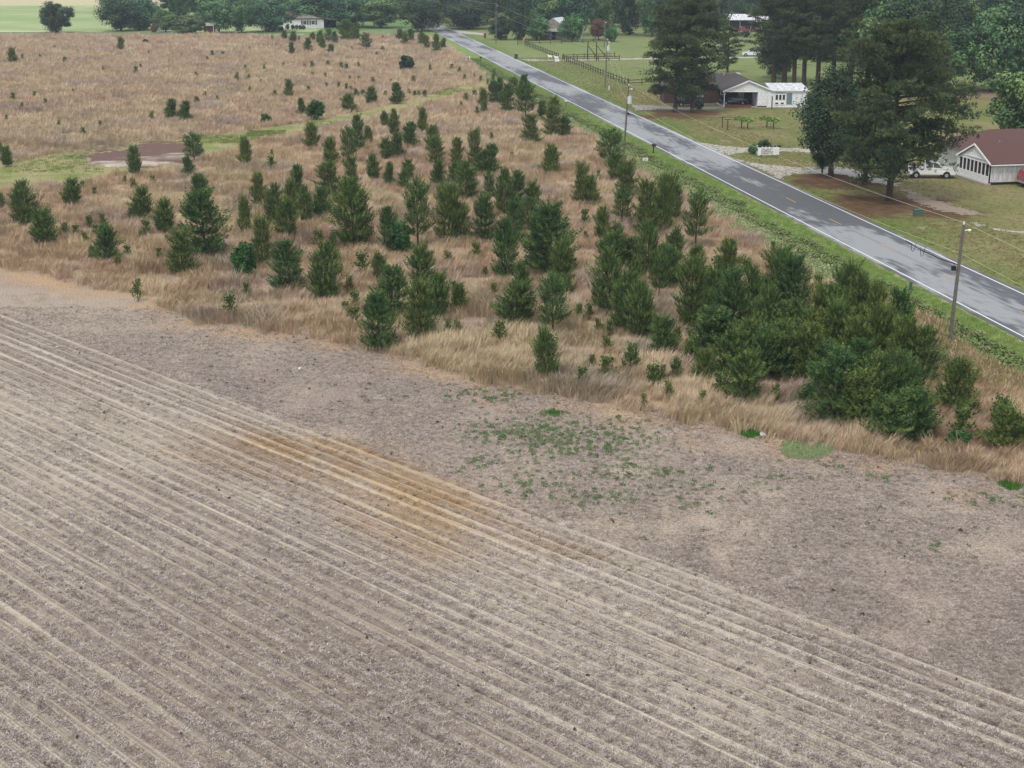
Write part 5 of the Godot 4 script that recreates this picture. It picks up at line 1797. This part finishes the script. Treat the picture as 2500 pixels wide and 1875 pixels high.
func make_things() -> void:
	rng.seed = 555
	var wood := grained(mat("grey pole wood", srgb(132, 126, 119), 0.95), noise_tex(71, 0.03, 0.62, 1.0, 256), 1.5)
	wood.uv1_scale = Vector3(3.0, 0.5, 3.0)
	var fence_wood := grained(mat("dark fence wood", srgb(84, 74, 68), 0.95), noise_tex(72, 0.04, 0.7, 1.0, 256), 1.5)
	var steel := mat("transformer grey", srgb(200, 206, 210), 0.45)
	var cable := mat("black cable", srgb(30, 32, 38), 0.6)
	var wire := mat("aluminium wire", srgb(206, 200, 178), 0.4)
	var post_yellow := mat("yellow marker", srgb(206, 182, 122), 0.7)
	var white: Material = mats["white paint"]
	var green := mat("green cabinet", srgb(72, 98, 88), 0.6)
	# poles and wires
	var t1 := pole("leaning weathered utility pole standing in brush at the roadside ditch", 2318, 836, 2353, 548, 0.0)
	var t2 := pole("utility pole with pale transformer behind the black mailbox", 1522, 383, 1535, 209, 0.8)
	var t3 := pole("utility pole with transformer in front of the dark post fence", 1477, 214, 1483, 97, 0.82)
	var t4 := pole("utility pole beside the dense dark hedge across the road", 1211, 106, 1211, 10, 0.0)
	pole("pale grey yard pole behind the pasture gate frame", 1475, 115, 1476, 52, 0.0)
	var t0 := rd(-148.0, -8.0, t1.y)
	var far := rd(372.0, 7.0, 10.0)
	for low in 2:
		var mb := MB.new()
		var dy := Vector3.UP * (0.12 if low == 0 else -1.9)
		sag(mb, t0 + dy, t1 + dy, 0.9, 0.009)
		sag(mb, t1 + dy, t2 + dy, 0.9, 0.009)
		sag(mb, t2 + dy, t3 + dy, 0.9, 0.009)
		sag(mb, t3 + dy, t4 + dy, 1.0, 0.009)
		sag(mb, t4 + dy, far + dy, 1.0, 0.009)
		var o := part("overhead_wire", mb.mesh(wire), self)
		tag(o, ["upper power wire strung along the tops of the utility poles", "lower power wire strung below the tops of the utility poles"][low], "wire")
	var mbs := MB.new()
	sag(mbs, t2 - V(0, 2.0, 0), px(1760, 263, 2.4), 0.5, 0.008)
	tag(part("service_wire", mbs.mesh(wire), self), "thin service wire from transformer pole to the carport house", "wire")
	# the dark telephone cable with slack loops at two poles
	var cb := MB.new()
	var c1 := top_at(on(px(2318, 836)), 2336, 645)
	var c0 := top_at(on(px(2318, 836)), 2241, 610)
	c0.z -= 3.0
	sag(cb, c1, c0, 0.15, 0.035)
	for e in [[0.05, 0.5], [0.7, 0.6], [0.88, 0.55]]:
		var a := c1.lerp(c0, e[0])
		cb.tube([a, a + V(0.02, -e[1] * 0.8, 0), a + V(0.1, -e[1], 0), a + V(0.2, -e[1] * 0.8, 0), a + V(0.3, 0.02, 0)], [0.018, 0.018, 0.018, 0.018, 0.018], 5, Color.WHITE, false)
	cb.box(c1 + V(-0.2, -0.25, 0.05), V(0.26, 0.3, 0.2))
	tag(part("cable_bundle", cb.mesh(cable), self), "black cable end with slack loops and splice box on leaning pole", "cable")
	cb = MB.new()
	var d1 := top_at(on(px(1522, 383)), 1531, 277)
	cb.tube([d1, d1 + V(0.7, -0.2, 0), d1 + V(1.3, -0.75, 0), d1 + V(1.5, -1.0, 0)], [0.03, 0.03, 0.03, 0.02], 5)
	cb.box(d1 + V(0.15, -0.02, 0.1), V(0.24, 0.22, 0.2))
	tag(part("cable_bundle", cb.mesh(cable), self), "short black cable end hanging from the transformer pole", "cable")
	# guy wire with yellow guard
	var gb := MB.new()
	var ga := px(1434, 381, 0.3)
	gb.tube([Vector3(ga.x, 0, ga.z), top_at(ga, 1460, 340)], [0.05, 0.05], 6)
	tag(part("guy_guard", gb.mesh(post_yellow), self), "slanting yellow guy wire guard in the tan grass", "guy guard")
	gb = MB.new()
	ga = px(1277, 101)
	gb.tube([ga, top_at(ga, 1285, 84)], [0.12, 0.12], 6)
	tag(part("leaning_stick", gb.mesh(post_yellow), self), "short leaning pale stick near the old cottage fence", "stick")
	gb = MB.new()
	ga = px(1416, 104)
	gb.tube([ga, top_at(ga, 1427, 65)], [0.13, 0.1], 6)
	tag(part("leaning_post", gb.mesh(mats["concrete"]), self), "tall leaning grey post beside the rounded green bush", "post")
	# mailboxes, bin, markers
	mailbox("black mailbox on a black post beside the white edge line", 1595, 373, 351, true, 0.2)
	mailbox("grey topped mailbox behind the roadside pine clump", 1382, 262, 245, false, 0.2)
	mailbox("small dark mailbox facing the pasture lane entrance", 1173, 150, 138, true, 0.2)
	mailbox("dark mailbox rising behind a pine at the far road end", 1064, 86, 79, true, 0.2)
	var mk := px(1147, 148)
	var o := thing("marker_post", "slim white marker post on the far green verge", "marker", mk)
	piece("post", o, white, V(0, 0.5, 0), V(0.14, 1.0, 0.1))
	piece("cap", o, post_yellow, V(0, 1.03, 0), V(0.15, 0.08, 0.11))
	o = thing("marker_stake", "thin yellow stake beside the small white yard sign", "stake", on(px(1557, 394)))
	piece("stake", o, post_yellow, V(0, 0.4, 0), V(0.07, 0.85, 0.05))
	o = thing("yard_sign", "small white yard sign low on the verge near the black mailbox", "sign", on(px(1575, 395)), 0.1)
	piece("panel", o, white, V(0, 0.36, 0), V(0.62, 0.4, 0.02))
	for k in 2:
		piece("leg", o, mats["transformer grey"], V(-0.2 + 0.4 * k, 0.1, -0.015), V(0.02, 0.36, 0.02))
	for k in 3:
		piece("printed_line", o, mat("grey print", srgb(120, 124, 132), 0.8), V(-0.02 + 0.03 * k, 0.44 - 0.08 * k, 0.013), V(0.4 - 0.07 * k, 0.035, 0.004))
	o = thing("rubbish_bin", "dark wheeled rubbish bin at the mouth of the pasture lane", "bin", px(1260, 144), 0.3)
	var mb := MB.new()
	for e in [[0.0, 0.24, 0.9, 0.32]]:
		var q := []
		for sg in [[-1, -1], [-1, 1], [1, 1], [1, -1]]:
			q.append([V(sg[0] * 0.26, 0.06, sg[1] * 0.28), V(sg[0] * 0.32, 1.0, sg[1] * 0.36)])
		for k in 4:
			mb.quad(q[k][0], q[k][1], q[(k + 1) % 4][1], q[(k + 1) % 4][0])
	part("body", mb.mesh(mat("dark grey plastic", srgb(62, 68, 76), 0.6)), o)
	piece("lid", o, mats["dark grey plastic"], V(0, 1.06, 0.02), V(0.72, 0.09, 0.8))
	piece("handle", o, mats["dark grey plastic"], V(0, 0.98, -0.42), V(0.5, 0.05, 0.06))
	for sg in [-1.0, 1.0]:
		mb = MB.new()
		mb.tube([V(sg * 0.3, 0.13, -0.3), V(sg * 0.36, 0.13, -0.3)], [0.13, 0.13], 10)
		part("wheel", mb.mesh(mats["black rubber"] if mats.has("black rubber") else cable), o)
	# goats
	var gm := goat_mesh()
	var go := thing("goat", "white goat standing side-on by the pasture fence", "goat", px(1343, 144.5), PI)
	part("body", gm, go)
	go = thing("goat", "white goat standing behind the white lane sign", "goat", px(1358.5, 147), PI)
	part("body", gm, go)
	o = thing("lane_sign", "low white sign board before a goat at the pasture lane", "sign", px(1360, 152))
	piece("panel", o, white, V(0, 0.48, 0), V(0.95, 0.62, 0.05))
	for k in 2:
		piece("leg", o, white, V(-0.36 + 0.72 * k, 0.12, -0.03), V(0.07, 0.3, 0.05))
	piece("printed_line", o, mats["grey print"], V(0, 0.52, 0.028), V(0.6, 0.05, 0.004))
	# post and rail fences
	fence("dark post and rail fence running along the pasture beside the road", [[118.5, 13.5], [182.5, 13.6]], 2.35)
	fence("dark post and rail fence between lane and the cottage side", [[186.5, 13.4], [234.0, 13.6]], 2.35)
	fence("dark rail fence turning off toward the twin tall pines", [[118.5, 13.7], [121.5, 22.0]], 2.6)
	fence("dark rail fence along the lane toward the gate frame", [[184.5, 14.2], [187.0, 27.0]], 2.5)
	fence("dark rail fence on the near side of the lane gate", [[179.0, 13.9], [178.0, 26.0]], 2.5)
	fence("low dark rail fence in front of the old cottage", [[236.0, 12.0], [243.0, 40.0]], 3.2)
	# tall gate frame
	var ga1 := px(1434, 145)
	o = thing("gate_frame", "tall dark pole gate frame with slanting braces over the lane", "gate frame", ga1)
	var gh := tall(ga1, 100.0)
	mb = MB.new()
	mb.tube([V(0, -0.2, 0), V(0.05, gh * 0.85, 0), V(0.3, gh, 0)], [0.14, 0.12, 0.1], 7)
	part("post", mb.mesh(fence_wood), o)
	var g2 := px(1456, 148) - ga1
	mb = MB.new()
	mb.tube([g2 - V(0, 0.2, 0), g2 + V(0, gh, 0)], [0.14, 0.11], 7)
	part("post", mb.mesh(fence_wood), o)
	for e in [[V(0.1, gh * 0.75, 0), px(1462, 146) - ga1], [g2 + V(0, gh * 0.8, 0), px(1489, 148) - ga1]]:
		mb = MB.new()
		mb.tube([e[0], e[1]], [0.1, 0.1], 6)
		part("brace", mb.mesh(fence_wood), o)
	mb = MB.new()
	mb.tube([V(0.2, gh * 0.97, 0), (V(0.2, gh, 0) + g2 + V(0, gh, 0)) * 0.5 + V(0, 0.25, 0), g2 + V(0, gh * 0.97, 0)], [0.06, 0.06, 0.06], 6)
	part("crossbar", mb.mesh(fence_wood), o)
	o = thing("brick_pillar", "short brick mailbox pillar at the far gravel drive", "pillar", px(1184, 93))
	piece("column", o, mats["red brick"], V(0, 0.7, 0), V(0.7, 1.4, 0.7))
	piece("cap", o, mats["concrete"], V(0, 1.45, 0), V(0.8, 0.12, 0.8))
	# arrow sign
	o = thing("arrow_sign", "white portable letter sign with black arrow on top by gravel drive", "sign", px(1878, 384), 0.1)
	piece("panel", o, white, V(0.05, 0.78, 0), V(2.3, 0.92, 0.16))
	for k in 3:
		piece("letter_rail", o, mats["concrete"], V(0.05, 0.55 + 0.22 * k, 0.085), V(2.24, 0.02, 0.02))
	mb = MB.new()
	for r in 4:
		var x := -1.02
		while x < 0.42:
			var w := rr(0.05, 0.09)
			if rng.randf() < 0.86:
				mb.box(V(x, 0.47 + 0.21 * r, 0.09), V(0.028, 0.16, 0.012))
				mb.box(V(x + w * 0.5, 0.47 + 0.21 * r + [0.06, 0.0, -0.06][rng.randi() % 3], 0.09), V(w, 0.03, 0.012))
				if rng.randf() < 0.6:
					mb.box(V(x + w, 0.47 + 0.21 * r + rr(-0.02, 0.02), 0.09), V(0.026, 0.12, 0.012))
			x += w + 0.07
	part("lettering", mb.mesh(mats["black paint"]), o).set_meta("kind", "stuff")
	mb = MB.new()
	mb.box(V(0.0, 1.34, 0.0), V(2.3, 0.16, 0.1))
	mb.tri(V(1.12, 1.56, 0.052), V(1.5, 1.34, 0.052), V(1.12, 1.12, 0.052))
	mb.tri(V(1.12, 1.56, -0.052), V(1.12, 1.12, -0.052), V(1.5, 1.34, -0.052))
	part("arrow", mb.mesh(mats["black paint"]), o)
	for k in 5:
		mb = MB.new()
		mb.tube([V(-0.95 + 0.45 * k, 1.34, 0.05), V(-0.95 + 0.45 * k, 1.34, 0.11)], [0.05, 0.03], 8)
		part("bulb", mb.mesh(white), o)
	for e in [[-1.0, -0.35], [-1.0, 0.45], [0.95, -0.35], [0.95, 0.45]]:
		mb = MB.new()
		mb.bar(V(e[0], 0.36, 0), V(e[0] + (-0.1 if e[0] < 0 else 0.1), -0.02, e[1]), 0.06, 0.06)
		part("leg", mb.mesh(mats["dark fence wood"]), o)
	for e in [[1846, 376, "tall pale green utility cabinet beside the arrow sign", 0.26, 1.05, steel], [1853, 380, "low white utility cabinet touching the arrow sign", 0.3, 0.95, white], [2240, 527, "small dark green utility box on pine straw", 0.75, 0.62, green], [2223, 706, "dark green cable pedestal stub in the roadside ditch", 0.16, 0.62, green], [1487, 220, "short pale pedestal beside the transformer pole", 0.22, 0.75, steel]]:
		var p := on(px(e[0], e[1]))
		var u := thing("utility_cabinet", e[2], "utility cabinet", p, 0.2)
		piece("cabinet", u, e[5], V(0, e[4] * 0.48, 0), V(e[3], e[4] * 0.96, e[3] * 0.8))
		piece("lid", u, e[5], V(0, e[4] * 0.98, 0), V(e[3] + 0.05, 0.06, e[3] * 0.8 + 0.05))
	o = thing("yard_post", "single dark post before the white wall of the carport house", "post", px(1884, 266))
	piece("post", o, fence_wood, V(0, 0.95, 0), V(0.16, 1.95, 0.16))
	piece("cap", o, fence_wood, V(0, 1.96, 0), V(0.22, 0.05, 0.22))
	# grape trellises
	var vine := kit(leafy_tree(702, 1.6, 2.6, 0.62, 900, 0.12, [lin(126, 158, 70), lin(106, 140, 60), lin(140, 166, 84)], 9, 0.6, 0.012), mats["tree leaves"])
	for e in [[1763, 312, "bare T-shaped trellis post nearest the twin pines", false], [1776, 318, "bare trellis post in front of the T-shaped one", false], [1810, 312, "trellis post topped with bright green vine", true], [1825, 315, "shorter trellis post with trailing green vine", true], [1872, 311, "T-shaped trellis post near the cedar with sparse vine", true], [1888, 315, "leaning trellis post under the widest vine crown", true]]:
		var p := px(e[0], e[1])
		var u := thing("grape_trellis", e[2], "trellis", p, rng.randf() * 0.4)
		piece("post", u, fence_wood, V(0, 0.75, 0), V(0.12, 1.6, 0.12))
		piece("crossarm", u, fence_wood, V(0, 1.52, 0), V(1.0, 0.08, 0.14))
		if e[3]:
			part("vine_stem", vine[0], u)
			part("vine_leaves", vine[1], u)
	# cars
	car("pickup_truck", "white pickup truck parked under the huge pine branches", "truck", px(2268, 433), -0.06, 5.5, 1.95, 1.86, srgb(236, 238, 240), 2)
	car("parked_car", "black parked car glimpsed between the twin pine trunks", "car", px(1684, 259), PI - 0.08, 4.6, 1.85, 1.6, srgb(40, 44, 54), 0)
	car("parked_car", "black car parked inside the white carport", "car", px(1795, 258) + V(0, 0, -1.8), PI, 4.5, 1.8, 1.42, srgb(36, 38, 42), 1)
	car("parked_van", "red van with pale bumper beside the white board wall", "van", px(2486, 455) + V(2.5, 0, 0), 0.12, 4.9, 1.9, 1.85, srgb(142, 56, 54), 0)
	car("parked_car", "white car with dark front parked on the far lane", "car", px(1836, 137), PI - 0.15, 4.8, 1.85, 1.6, srgb(226, 230, 234), 0)
	car("farm_truck", "bright red truck parked before the far open shed", "truck", px(1810, 79), 0.3, 4.6, 1.8, 1.7, srgb(150, 58, 54), 2)
	car("farm_trailer", "red flatbed vehicle beside the far open shed", "truck", px(1848, 78), 0.05, 5.0, 1.8, 1.3, srgb(120, 56, 52), 2)
	# litter
	for e in [[1862, 1068, "crumpled white bag caught at the foot of the tan grass", 0.32], [2112, 674, "white scrap of litter in the ditch near the thicket", 0.22], [732, 905, "pale scrap lying on the bare field margin", 0.2]]:
		mb = MB.new()
		var pts := []
		for k in 14:
			var a := k * 2.4
			var yy := 1.0 - 2.0 * k / 13.0
			pts.append(V(cos(a) * sqrt(1.0 - yy * yy), 0.8 + yy * 0.8, sin(a) * sqrt(1.0 - yy * yy)) * e[3] * rr(0.35, 0.6))
		for k in 12:
			mb.tri(pts[k], pts[k + 1], pts[k + 2])
			if k < 9:
				mb.tri(pts[k], pts[k + 3], pts[k + 5])
		var lt := part("crumpled_litter", mb.mesh(white), self)
		lt.position = on(px(e[0], e[1]), 0.05)
		tag(lt, e[2], "litter")

func fence(label: String, ends: Array, gap: float) -> void:
	var a := rd(ends[0][0], ends[0][1])
	var b := rd(ends[1][0], ends[1][1])
	var o := thing("rail_fence", label, "fence", a)
	var n := maxi(1, int(round(a.distance_to(b) / gap)))
	var pm := MB.new()
	pm.box(V(0, 0.6, 0), V(0.14, 1.4, 0.14))
	var pmesh := pm.mesh(mats["dark fence wood"])
	for k in n + 1:
		var p := (b - a) * (float(k) / n)
		var q := part("post", pmesh, o, p + V(0, rr(-0.1, 0.05), 0))
		q.rotation = V(rr(-0.03, 0.03), rr(-0.2, 0.2), rr(-0.03, 0.03))
		if k < n:
			var e := (b - a) * (float(k + 1) / n)
			for y in [0.45, 0.95]:
				var mb := MB.new()
				mb.bar(p + V(0, y + rr(-0.03, 0.03), 0), e + V(0, y + rr(-0.03, 0.03), 0), 0.05, 0.12)
				part("rail", mb.mesh(mats["dark fence wood"]), o)
